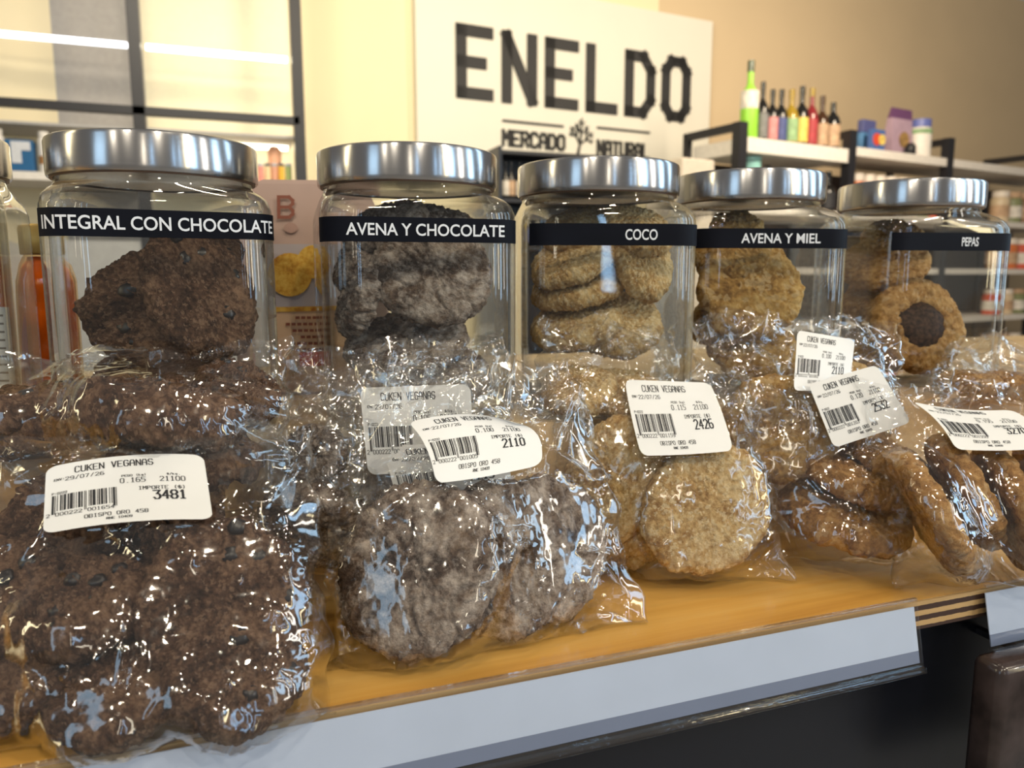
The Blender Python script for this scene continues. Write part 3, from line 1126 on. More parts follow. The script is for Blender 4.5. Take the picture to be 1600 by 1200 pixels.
def cks(kind, rows, group):
    trees = []
    out = []
    for r in rows:
        px, py, d, nx, ny, nz, dia, label = r[:8]
        ex = r[8] if len(r) > 8 else {}
        o, w = cookie(kind, P(px, py, d), camdir(nx, ny, nz), dia, label=label, group=group, **ex)
        mv = np.zeros(3)
        mv[2] = max(0, 0.0016 - w[:, 2].min())
        low = w[:, 2] + mv[2] < RISER_Z
        into = w[low, 1].max() - (RISER_Y - 0.0016) if low.any() else 0
        up_ = RISER_Z + 0.0016 - w[w[:, 1] > RISER_Y - 0.0016, 2].min() if into > 0 else 0
        if into > 0:
            if up_ < into:
                mv[2] += up_
            else:
                mv[1] -= into
        o.matrix_world = Matrix.Translation(mv) @ o.matrix_world
        w = ease_apart(o, w + mv, trees, lambda q: q[:, 2].min() > 0.001 and not ((q[:, 2] < RISER_Z) & (q[:, 1] > RISER_Y - 0.0016)).any())
        trees.append(tree(o, w))
        out.append(w)
    return out


# front bag of dark wholemeal cookies, lower left
g = 'dark chocolate chip cookies in the two bags at the left'
wA = cks('integral', [
    (348, 938, .266, .30, .34, .89, .057, 'dark chip cookie showing its broad face below right of the 3481 sticker', dict(thick=.015)),
    (135, 945, .255, -.12, .86, .50, .042, 'dark chip cookie lying below left of the 3481 sticker', dict(thick=.015)),
    (190, 1058, .255, -.08, .84, .53, .050, 'lowest dark chip cookie of the front bag, lying under the others', dict(thick=.015)),
    (80, 838, .291, -.20, .40, .89, .052, 'dark chip cookie behind the left end of the 3481 sticker', dict(thick=.014)),
    (-5, 935, .268, -.15, .60, .75, .048, 'dark chip cookie at the left frame edge, below left of the 3481 sticker', dict(thick=.014)),
    (20, 1050, .262, -.20, .80, .56, .048, 'dark chip cookie at the bottom left corner of the front bag', dict(thick=.014)),
    (372, 1085, .258, .40, .62, .66, .046, 'dark chip cookie at the bottom right corner of the front bag', dict(thick=.014)),
    (250, 805, .298, -.05, .35, .93, .050, 'dark chip cookie directly behind the 3481 sticker', dict(thick=.014)),
], g)
bag([P(-50, 1150, .262), P(478, 1125, .268), P(440, 690, .292), P(-70, 730, .284)], wA,
    'clear bag of dark chip cookies with the 3481 price sticker, nearest the viewer', 11, amp=.0024, taut=.15,
    stickers=[dict(corners=((72, 731), (318, 711), (333, 812), (67, 835)), mids=((0, -9), (0, 0), (0, -8), (0, 0)), weight='0.165', price='3481', date='29/07/26', code='001654')])

# bag of dark cookies lying behind it
wB = cks('integral', [
    (252, 640, .302, .16, .975, .14, .0665, 'dark chip cookie seen edge on, uppermost in the bag before the integral jar', dict(thick=.019, dia2=.046)),
    (45, 636, .312, -.10, .98, .14, .060, 'dark chip cookie at the left end of the bag before the amber bottle', dict(thick=.015, dia2=.05)),
    (72, 704, .308, -.16, .97, .18, .058, 'dark chip cookie edge just above the left end of the 3481 sticker', dict(thick=.016, dia2=.038)),
    (372, 612, .316, .42, .82, .38, .036, 'small piece of dark cookie behind the right end of the edge-on dark cookie', dict(thick=.014)),
    (290, 712, .312, .05, .97, .22, .060, 'dark chip cookie lying underneath the edge-on cookie, above the 3481 sticker', dict(thick=.016, dia2=.046)),
], g)
bag([P(-30, 738, .304), P(432, 730, .312), P(425, 575, .326), P(10, 600, .318)], wB,
    'clear bag of dark chip cookies lying in front of the integral jar', 12, amp=.0024, bend=.0)

# three bags of powdered chocolate oat cookies
g = 'powdered chocolate oat cookies in the bags'
wC = cks('oatchoc', [
    (653, 893, .3035, -.14, .24, .95, .063, 'big powdered chocolate cookie facing out below the 2110 sticker', dict(thick=.015, dia2=.072, roll=-.45)),
    (790, 895, .322, .42, .22, .88, .060, 'powdered chocolate cookie just behind the right edge of the big one', dict(thick=.014, dia2=.066)),
    (858, 880, .336, .52, .20, .84, .060, 'powdered chocolate cookie at the far right of the 2110 bag', dict(thick=.014, dia2=.066)),
], g)
wC2 = cks('oatchoc', [
    (484, 812, .345, -.22, -.40, .88, .050, 'dark underside of a chocolate cookie beside the left edge of the 2110 bag', dict(thick=.016, dia2=.042)),
    (640, 800, .348, .0, .20, .95, .050, 'chocolate cookie behind the big powdered one in the middle bag', dict(thick=.013)),
], g)
wC3 = cks('oatchoc', [
    (488, 708, .345, -.25, .25, .93, .030, 'small dark chocolate cookie behind film, above the dark underside cookie', dict(thick=.012)),
], g)
bag([P(430, 780, .345), P(770, 780, .354), P(790, 522, .364), P(455, 548, .360)], wC3,
    'crumpled clear bag with a half hidden sticker, behind the 2110 bag, touching its jar', 23, amp=.0038,
    stickers=[dict(corners=((562, 606), (735, 600), (742, 735), (575, 742)), weight='0.105', price='2215', code='001052')])
bag([P(425, 905, .344), P(790, 900, .350), P(868, 575, .358), P(440, 575, .354)], wC2,
    'clear bag showing a dark cookie underside, squeezed directly behind the 2110 bag', 22, amp=.0034,
    stickers=[dict(corners=((597, 697), (788, 688), (803, 768), (626, 800)), weight='0.105', price='2215', code='001052')])
bag([P(528, 1052, .300), P(985, 955, .338), P(872, 556, .354), P(508, 600, .346)], wC,
    'clear bag of big powdered chocolate cookies with the 2110 price sticker', 21, amp=.0036, taut=.16,
    stickers=[dict(corners=((637, 660), (806, 662), (846, 726), (681, 755)), mids=((8, -14), (14, -14), (-4, 4), (6, -10)), weight='0.100', price='2110', code='001005')])

# coconut cookies
g = 'pale coconut cookies in the bags'
wD = cks('coco', [
    (1104, 794, .376, .10, .16, .98, .0605, 'pale coconut cookie facing out below the 2426 sticker, foremost of its bag', dict(thick=.012, dia2=.069, roll=-.62)),
    (1003, 765, .388, -.10, .12, .98, .058, 'coconut cookie second from the front, behind the left edge of the foremost pale one', dict(thick=.012, dia2=.074, roll=-.55)),
    (942, 742, .400, -.20, .10, .97, .050, 'coconut cookie third from the front, beside the left hem of the 2426 bag', dict(thick=.012, dia2=.070, roll=-.45)),
    (985, 838, .397, -.15, .22, .96, .045, 'browned bottom of a coconut cookie low on the left in the 2426 bag', dict(thick=.012)),
], g)
wD2 = cks('coco', [
    (905, 650, .412, -.05, .85, .5, .042, 'coconut cookie in the back bag, at its left edge beside the powdered cookies', dict(thick=.012)),
    (975, 635, .412, .05, .85, .5, .046, 'coconut cookie in the back bag, above the left corner of the 2426 sticker', dict(thick=.012)),
], g)
bag([P(868, 655, .407), P(1070, 655, .414), P(1050, 510, .425), P(885, 505, .415)], wD2,
    'clear bag of coconut cookies behind the 2426 bag, before the jar marked coco', 32, amp=.0036)
bag([P(935, 888, .396), P(1232, 880, .384), P(1165, 572, .412), P(905, 600, .412)], wD,
    'clear bag of pale coconut cookies with the 2426 price sticker', 31, amp=.0030,
    stickers=[dict(corners=((976, 593), (1109, 598), (1146, 704), (1002, 712)), mids=((0, 0), (2, -3), (0, 2), (-2, 0)), weight='0.115', price='2426', code='001159')])

# oat and honey cookies
g = 'golden oat cookies in the bags'
wE2 = cks('oat', [
    (1215, 668, .412, -.12, .18, .97, .060, 'flaky oat cookie facing out behind film, left of the 2532 sticker', dict(thick=.013)),
    (1320, 640, .434, .05, .2, .97, .056, 'flaky oat cookie hidden behind the 2532 sticker', dict(thick=.013)),
], g)
wF = cks('pepas', [
    (1318, 803, .408, .17, .93, .32, .0665, 'golden brown cookie lying lowest on the wood below the 2532 sticker', dict(thick=.017)),
    (1335, 745, .408, .30, .91, .28, .058, 'golden brown cookie lying on top of the lowest one, sloping right', dict(thick=.014)),
    (1385, 712, .412, .40, .85, .34, .044, 'golden brown cookie peeping out right under the 2532 sticker', dict(thick=.013)),
], g)
bag([P(1140, 760, .410), P(1372, 740, .428), P(1376, 497, .446), P(1100, 492, .434)], wE2,
    'clear bag of flaky oat cookies with a faded sticker, behind the tilted 2532 sticker', 42, amp=.0034,
    stickers=[dict(corners=((1246, 516), (1336, 531), (1326, 612), (1240, 610)), weight='0.100', price='2110', code='001002')])
bag([P(1205, 860, .398), P(1425, 862, .398), P(1430, 575, .400), P(1155, 610, .396)], wF,
    'clear bag of lying golden brown cookies with the tilted 2532 price sticker', 41, amp=.0030,
    stickers=[dict(corners=((1263, 600), (1370, 570), (1424, 660), (1303, 700)), weight='0.120', price='2532', code='001203')])

wG = cks('pepas', [
    (1452, 797, .374, .86, .45, .22, .062, 'golden brown cookie standing on edge, first from the left in the 3270 bag', dict(thick=.0130)),
    (1508, 768, .384, .88, .42, .22, .060, 'golden brown cookie standing on edge, second from the left in the 3270 bag', dict(thick=.0125)),
    (1575, 790, .374, .93, .30, .20, .062, 'golden brown cookie standing on edge, third from the left in the 3270 bag', dict(thick=.0130)),
    (1640, 770, .380, .95, .24, .20, .056, 'golden brown cookie at the right end of the 3270 bag, cut by the frame', dict(thick=.0125)),
], g)
bag([P(1452, 893, .374), P(1690, 893, .366), P(1660, 590, .392), P(1392, 600, .398)], wG,
    'clear bag of golden brown cookies standing on edge with the 3270 price sticker', 51, amp=.0028,
    stickers=[dict(corners=((1424, 627), (1578, 640), (1640, 700), (1493, 702)), mids=((0, 6), (8, -6), (0, 3), (6, -6)), weight='0.155', price='3270', code='001555')])
wH = cks('pepas', [
    (1517, 605, .482, -.05, .95, .25, .036, 'small brown cookie lying at the foot of the jar marked pepas', dict(thick=.011)),
    (1590, 610, .480, .12, .95, .25, .042, 'brown cookie lying on the wood beyond the 3270 sticker, beside the small brown one', dict(thick=.014)),
], g)
bag([P(1470, 622, .470), P(1680, 632, .468), P(1675, 545, .505), P(1535, 545, .510)], wH,
    'clear crumpled bag lying on the wood step right of the jar marked pepas', 52, amp=.0034)


# ------------------------------------------------------------------ jars
def rsq(half, rc, n=96):
    """Outline of a square with round corners."""
    pts = []
    st = half - rc
    for q, (cx, cy) in enumerate(((st, st), (-st, st), (-st, -st), (st, -st))):
        for k in range(n // 4):
            a = math.pi / 2 * (q + (k + 0.5) / (n // 4))
            # points spread so straight sides share the corners
            pts.append((cx + rc * math.cos(a), cy + rc * math.sin(a)))
    return np.array(pts)


def sq_round(half, rc, mixc, rad, n=128):
    """Blend of the rounded square and a circle, sampled by angle."""
    out = []
    for k in range(n):
        a = 2 * math.pi * (k + 0.5) / n
        c, s = math.cos(a), math.sin(a)
        # ray from the centre to a rounded square
        st = half - rc
        t = half / max(abs(c), abs(s))
        x, y = t * c, t * s
        if abs(x) > st and abs(y) > st:
            ox, oy = math.copysign(st, x), math.copysign(st, y)
            bq = c * ox + s * oy
            t = bq + math.sqrt(max(0, bq * bq - (ox * ox + oy * oy - rc * rc)))
        r = t * (1 - mixc) + rad * mixc
        out.append((r * c, r * s))
    return np.array(out)


HALF, RC, NECK = 0.0485, 0.0150, 0.0440
JAR_PROF = [  # half, corner, circle mix, circle radius, z
    (0.030, 0.010, 0.0, 0, 0.0000), (0.042, 0.013, 0, 0, 0.0000), (0.0460, 0.0145, 0, 0, 0.0014), (0.0476, RC, 0, 0, 0.0050), (HALF, RC, 0, 0, 0.0110),
    (HALF, RC, 0, 0, 0.0400), (HALF, RC, 0, 0, 0.0700), (HALF, RC, 0, 0, 0.0980), (0.0483, 0.0155, 0, 0, 0.1050), (0.0475, 0.0170, 0.05, .047, 0.1096), (0.0466, 0.0200, 0.25, .046, 0.1128),
    (0.0455, 0.024, .6, .0452, 0.1152), (0.0448, .03, 1, 0.0446, 0.1166), (0.043, .03, 1, 0.0442, 0.1185), (0.043, .03, 1, NECK, 0.1200), (0.043, .03, 1, NECK, 0.1300)]


def jar_glass(parent):
    n = 128
    loops = []
    for (h, rc, mx_, rad, z) in JAR_PROF:
        p = sq_round(h, min(rc, h * .95), mx_, rad, n)
        loops.append(np.c_[p, np.full(n, z)])
    wall = 0.0034
    for (h, rc, mx_, rad, z) in JAR_PROF[::-1]:
        zz = z
        if z < 0.012:
            zz = max(z + 0.0062, 0.0062)
        elif z > 0.112 and z < 0.1165:
            zz = z - 0.0024
        p = sq_round(h - wall, max(.006, min(rc - .002, (h - wall) * .95)), mx_, max(rad - wall * .8, 0.01), n)
        loops.append(np.c_[p, np.full(n, zz)])
    vs = np.concatenate(loops)
    fs = []
    for i in range(len(loops) - 1):
        for k in range(n):
            k2 = (k + 1) % n
            fs.append((i * n + k, i * n + k2, (i + 1) * n + k2, (i + 1) * n + k))
    fs.append(tuple(range(n))[::-1])
    e = (len(loops) - 1) * n
    fs.append(tuple(e + k for k in range(n)))
    return mesh_obj('glass_body', vs, fs, M['glass'], parent)


def outline_arc():
    """Arc length table along the front of the jar body, 0 at the middle of the front face, + to the right."""
    p = []
    st = HALF - RC
    for x in np.linspace(-HALF * 0 - st, st, 30):
        p.append((x, -HALF))
    right = [(st + RC * math.sin(a), -st - RC * math.cos(a)) for a in np.linspace(0, math.pi / 2, 16)[1:]] + [(HALF, y) for y in np.linspace(-st, st, 20)[1:]]
    left = [(-x, y) for x, y in right][::-1]
    P_ = np.array(left + p + right)
    s = np.r_[0, np.cumsum(np.linalg.norm(np.diff(P_, axis=0), axis=1))]
    s -= s[-1] / 2
    return s, P_


ARC_S, ARC_P = outline_arc()


def wrap(s, z, off):
    x = np.interp(s, ARC_S, ARC_P[:, 0])
    y = np.interp(s, ARC_S, ARC_P[:, 1])
    e = 0.0006
    tx = np.interp(s + e, ARC_S, ARC_P[:, 0]) - np.interp(s - e, ARC_S, ARC_P[:, 0])
    ty = np.interp(s + e, ARC_S, ARC_P[:, 1]) - np.interp(s - e, ARC_S, ARC_P[:, 1])
    ln = np.sqrt(tx ** 2 + ty ** 2) + 1e-12
    return np.stack([x + ty / ln * off, y - tx / ln * off, z], -1)


def jar(px, d, rz, s0, s1, z0, z1, text, t0, t1, label, seam=None):
    c = P(px, 232, d)
    r = root('cookie_jar', (c[0], c[1], RISER_Z), label, 'jar', 'glass cookie jars with steel lids', rz)
    jar_glass(r)
    ld = MB().lathe([(0.0458, 0.1200), (0.0466, 0.1198), (0.0470, 0.1204), (0.0472, 0.1225), (0.0472, 0.1352), (0.0467, 0.1366), (0.0453, 0.1374), (0.0425, 0.1378), (0.02, 0.1380), (0.0005, 0.1380)], 96, caps=True).obj('lid', M['steel'], r, True)
    smooth_by_angle(ld, 40)
    MB().lathe([(0.0443, 0.1192), (0.0457, 0.1192), (0.0457, 0.1204), (0.0443, 0.1204)], 96, caps=False).obj('lid_neck_ring', M['neck_reflection'], r, True)
    if text is None:
        return r
    n = 60
    ss = np.linspace(s0, s1, n)
    vs = np.concatenate([wrap(ss, np.full(n, z0), .0004), wrap(ss, np.full(n, z1), .0004), wrap(ss, np.full(n, z1), .0001), wrap(ss, np.full(n, z0), .0001)])
    fs = []
    for k in range(n - 1):
        for q in range(4):
            q2 = (q + 1) % 4
            fs.append((q * n + k, q * n + k + 1, q2 * n + k + 1, q2 * n + k))
    fs += [(0, n, 2 * n, 3 * n), (n - 1, 4 * n - 1, 3 * n - 1, 2 * n - 1)]
    tp = smooth_by_angle(mesh_obj('label_tape', vs, fs, M['tape'], r), 40)
    tv, tf = text_mesh(text, 0.015)
    sx = (t1 - t0) / tv[:, 0].max()
    h = (z1 - z0) * 0.50
    zc = (z0 + z1) / 2 - h / 2
    mesh_obj('lettering', wrap(t0 + tv[:, 0] * sx, zc + tv[:, 1] * h, .0007), tf, M['tape_text'], tp, False)
    return r


D = math.radians
JAR = [
    (242, .3737, D(6)), (637, .4057, D(-3)), (935, .4487, D(-15)), (1172, .492, D(-16)), (1427, .538, D(-12))]
jar(*JAR[0], -.0520, .0530, .0912, .1030, 'INTEGRAL CON CHOCOLATE', -.0480, .0490, 'square glass jar of dark cookies, its black label INTEGRAL CON CHOCOLATE')
jar(*JAR[1], -.0560, .0500, .0905, .1020, 'AVENA Y CHOCOLATE', -.0375, .0390, 'square glass jar of powdered cookies, its black label AVENA Y CHOCOLATE')
jar(*JAR[2], -.0465, .0510, .0905, .1020, 'COCO', .0055, .0230, 'square glass jar of pale cookies, its black label COCO')
jar(*JAR[3], -.0560, .0500, .0905, .1020, 'AVENA Y MIEL', -.0215, .0265, 'square glass jar of oat cookies, its black label AVENA Y MIEL')
jar(*JAR[4], -.0430, .0480, .0905, .1020, 'PEPAS', .0050, .0170, 'square glass jar of jam centred cookies, its black label PEPAS')
jar(-178, .345, D(4), 0, 0, 0, 0, None, 0, 0, 'square glass jar cut by the left frame edge, beside the amber bottle')


JTREES = {}


def jcks(kind, rows, group, ji=None):
    trees = JTREES.setdefault(ji, [])
    for r in rows:
        px, py, d, nx, ny, nz, dia, label = r[:8]
        ex = r[8] if len(r) > 8 else {}
        o, w = cookie(kind, P(px, py, d), camdir(nx, ny, nz), dia, label=label, group=group, **ex)
        # kept inside its jar
        jx, jd, jr = JAR[ji]
        jc = P(jx, 232, jd)
        ex_, ey_ = np.array([math.cos(jr), math.sin(jr)]), np.array([-math.sin(jr), math.cos(jr)])
        q = (w[:, :2] - jc[:2])
        lim = HALF - 0.0072
        big = max(1e-9, (q @ ex_).max() - (q @ ex_).min(), (q @ ey_).max() - (q @ ey_).min()) / (2 * lim)
        if big > 0.98:
            k = 0.98 / big
            c0 = np.array(o.matrix_world.translation)
            o.matrix_world = Matrix.Translation(c0) @ Matrix.Scale(k, 4) @ Matrix.Translation(-c0) @ o.matrix_world
            w = c0 + (w - c0) * k
            q = (w[:, :2] - jc[:2])
        mv = np.zeros(3)
        for e_ in (ex_, ey_):
            t = q @ e_
            m_ = max(0, -lim - t.min()) - max(0, t.max() - lim)
            mv[:2] += e_ * m_
        mv[2] = max(0, RISER_Z + 0.0068 - w[:, 2].min()) - max(0, w[:, 2].max() - RISER_Z - 0.116)
        o.matrix_world = Matrix.Translation(mv) @ o.matrix_world
        def inside(ww):
            qq = ww[:, :2] - jc[:2]
            return max(np.abs(qq @ ex_).max(), np.abs(qq @ ey_).max()) < lim + 0.0002 and ww[:, 2].min() > RISER_Z + 0.0066

        w = ease_apart(o, w + mv, trees, inside)
        trees.append(tree(o, w))


jcks('integral', [
    (328, 462, .338, .48, .20, .85, .050, 'dark chip cookie leaning right of the large one in the integral jar', dict(thick=.012, dia2=.066, roll=.55)),
    (228, 482, .356, -.16, .12, .98, .076, 'large dark chip cookie facing out in the middle of the integral jar', dict(thick=.014, dia2=.056, roll=-.05)),
    (250, 590, .356, .0, .80, .60, .062, 'dark chip cookie lying under the large one in the integral jar', dict(thick=.013)),
    (300, 400, .392, .1, .5, .85, .05, 'dark chip cookie behind the label tape of the integral jar', dict(thick=.013)),
], 'dark cookies in the integral jar', 0)
jcks('oatchoc', [
    (690, 425, .369, .08, .16, .98, .064, 'powdered chocolate cookie facing out in the avena y chocolate jar', dict(thick=.012, dia2=.056, roll=-.35)),
    (600, 340, .402, -.3, .80, .52, .048, 'chocolate cookie above the left half of the avena y chocolate tape', dict(thick=.012)),
    (700, 338, .425, .2, .85, .45, .050, 'chocolate cookie above the right half of the avena y chocolate tape', dict(thick=.012)),
    (556, 400, .405, -.80, .40, .45, .040, 'chocolate cookie on edge behind the left end of the avena y chocolate tape', dict(thick=.012)),
    (560, 462, .400, -.85, .25, .45, .044, 'dark chocolate cookie at the left wall of the avena y chocolate jar', dict(thick=.013)),
    (640, 540, .388, -.1, .70, .70, .066, 'powdered chocolate cookie low in the avena y chocolate jar, seen through film', dict(thick=.013, dia2=.05)),
    (700, 600, .390, .1, .85, .5, .06, 'chocolate cookie at the bottom of the avena y chocolate jar', dict(thick=.013)),
], 'powdered cookies in the avena y chocolate jar', 1)
jcks('coco', [
    (862, 405, .432, -.35, .78, .52, .050, 'coconut cookie at the left wall of the coco jar, under the tape', dict(thick=.012)),
    (905, 448, .426, -.22, .90, .36, .056, 'coconut cookie lying across the coco jar below its tape', dict(thick=.014)),
    (868, 505, .440, -.2, .85, .45, .055, 'coconut cookie low at the left of the coco jar', dict(thick=.013)),
    (905, 332, .442, -.2, .80, .55, .046, 'coconut cookie above the left part of the coco tape', dict(thick=.012)),
    (1000, 334, .440, .2, .70, .68, .044, 'coconut cookie above the right part of the coco tape', dict(thick=.012)),
    (1012, 408, .424, .35, .30, .88, .036, 'coconut cookie standing at the right of the coco jar', dict(thick=.013, dia2=.048, roll=.3)),
    (978, 510, .420, .0, .55, .83, .052, 'coconut cookie low in the coco jar, seen through crumpled film', dict(thick=.013, dia2=.046)),
], 'pale cookies in the coco jar', 2)
jcks('oat', [
    (1187, 452, .460, .10, .14, .98, .068, 'flaky oat cookie facing out in the avena y miel jar', dict(thick=.013, dia2=.064)),
    (1128, 392, .478, -.3, .5, .8, .046, 'oat cookie behind the left end of the avena y miel tape', dict(thick=.012)),
    (1150, 344, .480, -.1, .75, .65, .034, 'oat cookie rising above the avena y miel tape', dict(thick=.012)),
    (1120, 500, .486, -.4, .4, .8, .04, 'oat cookie low at the left wall of the avena y miel jar', dict(thick=.012)),
    (1200, 560, .470, .0, .7, .7, .06, 'oat cookie at the bottom of the avena y miel jar', dict(thick=.012)),
], 'oat cookies in the avena y miel jar', 3)
jcks('pepas_jam', [
    (1455, 522, .506, .12, .12, .98, .066, 'round cookie with a dark jam centre facing out in the pepas jar', dict(thick=.014, dia2=.068)),
], 'jam cookies in the pepas jar', 4)
jcks('pepas', [
    (1378, 412, .556, -.25, .62, .74, .062, 'plain golden brown cookie leaning at the back of the pepas jar', dict(thick=.012, dia2=.05)),
    (1365, 470, .552, -.25, .80, .55, .056, 'plain golden brown cookie below the leaning one in the pepas jar', dict(thick=.013)),
    (1350, 575, .552, -.2, .7, .6, .05, 'plain golden brown cookie at the bottom of the pepas jar', dict(thick=.013)),
    (1512, 505, .560, .5, .3, .8, .05, 'plain golden brown cookie behind the jam centred one in the pepas jar', dict(thick=.012, dia2=.056)),
    (1400, 345, .555, -.1, .6, .7, .044, 'plain golden brown cookie behind the pepas tape', dict(thick=.012)),
], 'jam cookies in the pepas jar', 4)

# ------------------------------------------------------------------ behind the jars: amber bottle, pink pouch
M['gold'] = simple('gold_cap', (0.50, 0.33, 0.10), 0.4, metal=0.6)
M['amber'] = simple('amber_liquid', (0.70, 0.15, 0.012), 0.12, var=0.35, scale=60)
M['amber_glass'] = glass_mat('bottle_glass', (0.95, 0.80, 0.55), 0.5, 1.0)
bx = P(46, 500, .436)
bt = root('amber_bottle', (bx[0], bx[1], RISER_Z), 'amber bottle with gold cap between the cut-off jar and the integral jar', 'bottle')
smooth_by_angle(MB().lathe([(.022, 0), (.0240, .003), (.0240, .070), (.022, .078), (.0165, .0835), (.016, .085)], 48).obj('liquid_fill', M['amber'], bt, True), 50)
smooth_by_angle(MB().lathe([(.0228, -.0), (.0252, .003), (.0252, .072), (.023, .0805), (.0175, .0865), (.0175, .090)], 48, caps=False).obj('bottle_glass', M['amber_glass'], bt, True), 50)
smooth_by_angle(MB().lathe([(.0200, .0865), (.0205, .0875), (.0205, .101), (.0195, .1025), (.0005, .1028)], 48).obj('cap', M['gold'], bt, True), 40)
nl, ss = MB(), np.linspace(math.radians(205), math.radians(262), 12)
for a0, a1 in zip(ss[:-1], ss[1:]):
    nl.add([(.0256 * math.cos(a), .0256 * math.sin(a), z) for a, z in ((a0, .005), (a1, .005), (a1, .058), (a0, .058))], [(0, 1, 2, 3)])
pl = nl.obj('nutrition_label', M['paper'], bt)
gl_ = MB()
for k in range(11):
    for j in range(3):
        a0 = math.radians(209 + 17 * j)
        a1 = a0 + math.radians(12)
        z = .009 + .0044 * k
        gl_.add([(.0258 * math.cos(a), .0258 * math.sin(a), zz) for a, zz in ((a0, z), (a1, z), (a1, z + .0011), (a0, z + .0011))], [(0, 1, 2, 3)])
gl_.obj('printed_table', simple('grey_print', (.25, .22, .20), .6), pl)

M['pouch'] = simple('pink_kraft_pouch', (0.47, 0.32, 0.26), 0.6, var=0.05)
M['pouch_grey'] = simple('pouch_grey_panel', (0.42, 0.36, 0.36), 0.6, var=0.05)
M['pouch_peach'] = simple('pouch_peach_panel', (0.66, 0.43, 0.26), 0.6, var=0.03)
M['pouch_ink'] = simple('pouch_brown_ink', (0.22, 0.06, 0.03), 0.6)
M['pouch_faint'] = simple('pouch_faint_ink', (0.40, 0.24, 0.19), 0.6)
M['red'] = simple('red_square', (0.62, 0.07, 0.03), 0.5)
M['yellow_cookie'] = cookie_mat('printed_cookie', (.35, .13, .02), (.62, .33, .05), (.75, .48, .10), 300, .1)
DP = .50
pc = P(495, 560, DP)
po = root('cookie_pouch', (pc[0], pc[1], RISER_Z), 'pink cookie pouch standing behind the gap between the integral and avena y chocolate jars', 'pouch', rz=D(-14))
# outline in the pouch's own plane: x right, z up, gusset thickness falls to the top
W2, Ht = 0.047, 0.134
ou = [(-W2, 0), (-W2 + .001, .09), (-W2 + .004, .112), (-W2 + .013, .1315), (-W2 + .018, Ht), (W2 - .018, Ht), (W2 - .013, .1315), (W2 - .004, .112), (W2 - .001, .09), (W2, 0)]
vs, fs = [], []
for sgn in (-1, 1):
    for (x, z) in ou:
        vs.append((x, sgn * (.016 * (1 - z / Ht) ** .8 + .0008), z))
nO = len(ou)
# rows left/right pairs
for i in range(nO // 2 - 1):
    fs.append((i, nO - 1 - i, nO - 2 - i, i + 1))
    fs.append((nO + i, nO + i + 1, 2 * nO - 2 - i, 2 * nO - 1 - i))
for i in range(nO - 1):
    fs.append((i, i + 1, nO + i + 1, nO + i))
fs.append((0, nO, 2 * nO - 1, nO - 1))
mesh_obj('pouch_body', vs, fs, M['pouch'], po, False)


def on_pouch(x, z, off=.0006):
    return (x, -(.016 * (1 - z / Ht) ** .8 + .0008) - off, z)


def pouch_poly(name, pts, mat, off=.0006):
    return mesh_obj(name, [on_pouch(x, z, off) for x, z in pts], [tuple(range(len(pts)))], mat, po, False)


pouch_poly('grey_panel', [(-.030, .036), (.030, .036), (.030, .094), (-.026, .094)], M['pouch_grey'], .0010)
pouch_poly('peach_panel', [(-.040, .002), (.040, .002), (.040, .046), (.030, .0535), (-.030, .0535), (-.037, .048)], M['pouch_peach'], .0018)
pouch_poly('yellow_band', [(-.022, .0520), (.030, .0530), (.030, .0560), (-.022, .0550)], M['yellow_cookie'], .0026)
for (cx, cz, rr) in ((-.013, .075, .0135), (.002, .083, .0105)):
    pouch_poly('cookie_picture', [(cx + rr * math.cos(k * .3), cz + rr * math.sin(k * .3)) for k in range(21)], M['yellow_cookie'], .0024 if cz < .08 else .0020)
for (cx, cz) in ((-.012, .104), (-.027, .0985)):
    pouch_poly('faint_mark', [(cx + .0042 * math.cos(k * .4), cz + .0032 * math.sin(k * .4)) for k in range(16)], M['pouch_faint'], .0016)
pouch_poly('red_square', [(-.008, .018), (.004, .018), (.004, .027), (-.008, .027)], M['red'], .0026)
tm = MB()
for q in strokes('B', -.019, .1105, .0125, .0085, .0020):
    tm.add([on_pouch(p[0], p[1], .0024) for p in q], [(0, 1, 2, 3)])
tm.obj('large_letter', M['pouch_ink'], po)
tm = MB()
for k, (x0, ln) in enumerate(((-.010, .020), (-.016, .030), (-.012, .022), (-.007, .014), (-.013, .022), (-.010, .02))):
    z = .0475 - .0040 * k
    for j in range(int(ln / .0035)):
        xx = x0 + j * .0035
        tm.add([on_pouch(a, c, .0030) for a, c in ((xx, z), (xx + .0026, z), (xx + .0026, z + .0018), (xx, z + .0018))], [(0, 1, 2, 3)])
tm.obj('printed_text', M['pouch_ink'], po)

# ------------------------------------------------------------------ the shop behind
YB = 4.75                                     # back wall, turned a little against the shelf
TW = math.tan(D(6.5))
E2 = np.array([math.cos(D(6.5)), math.sin(D(6.5)), 0])
N2 = np.array([-E2[1], E2[0], 0])
B0 = np.array([1.7, YB, 0])
for nm_, xa_, xb_, mt_ in (('wall_back', -6.5, 1.15, 'cream_wall'), ('wall_back_right', 1.15, 8, 'tan_wall')):
    wo = MB().box(xa_, xb_, 0, .1, -.95, 2.6).obj(nm_, M[mt_], None, False, tuple(B0))
    wo.rotation_euler = (0, 0, D(6.5))
    wo['kind'] = 'structure'

fl = MB().box(-5, 10, -3, YB + 2, -1.0, -.95).obj('floor', M['floor'])
fl['kind'] = 'structure'


def on_y(px, py, y):
    """Where the sight line through a pixel meets the plane Y = y."""
    v = (px - 800) / F * RT - (py - 600) / F * UP + FW
    k = (y - CAM[1]) / v[1]
    return CAM + k * v


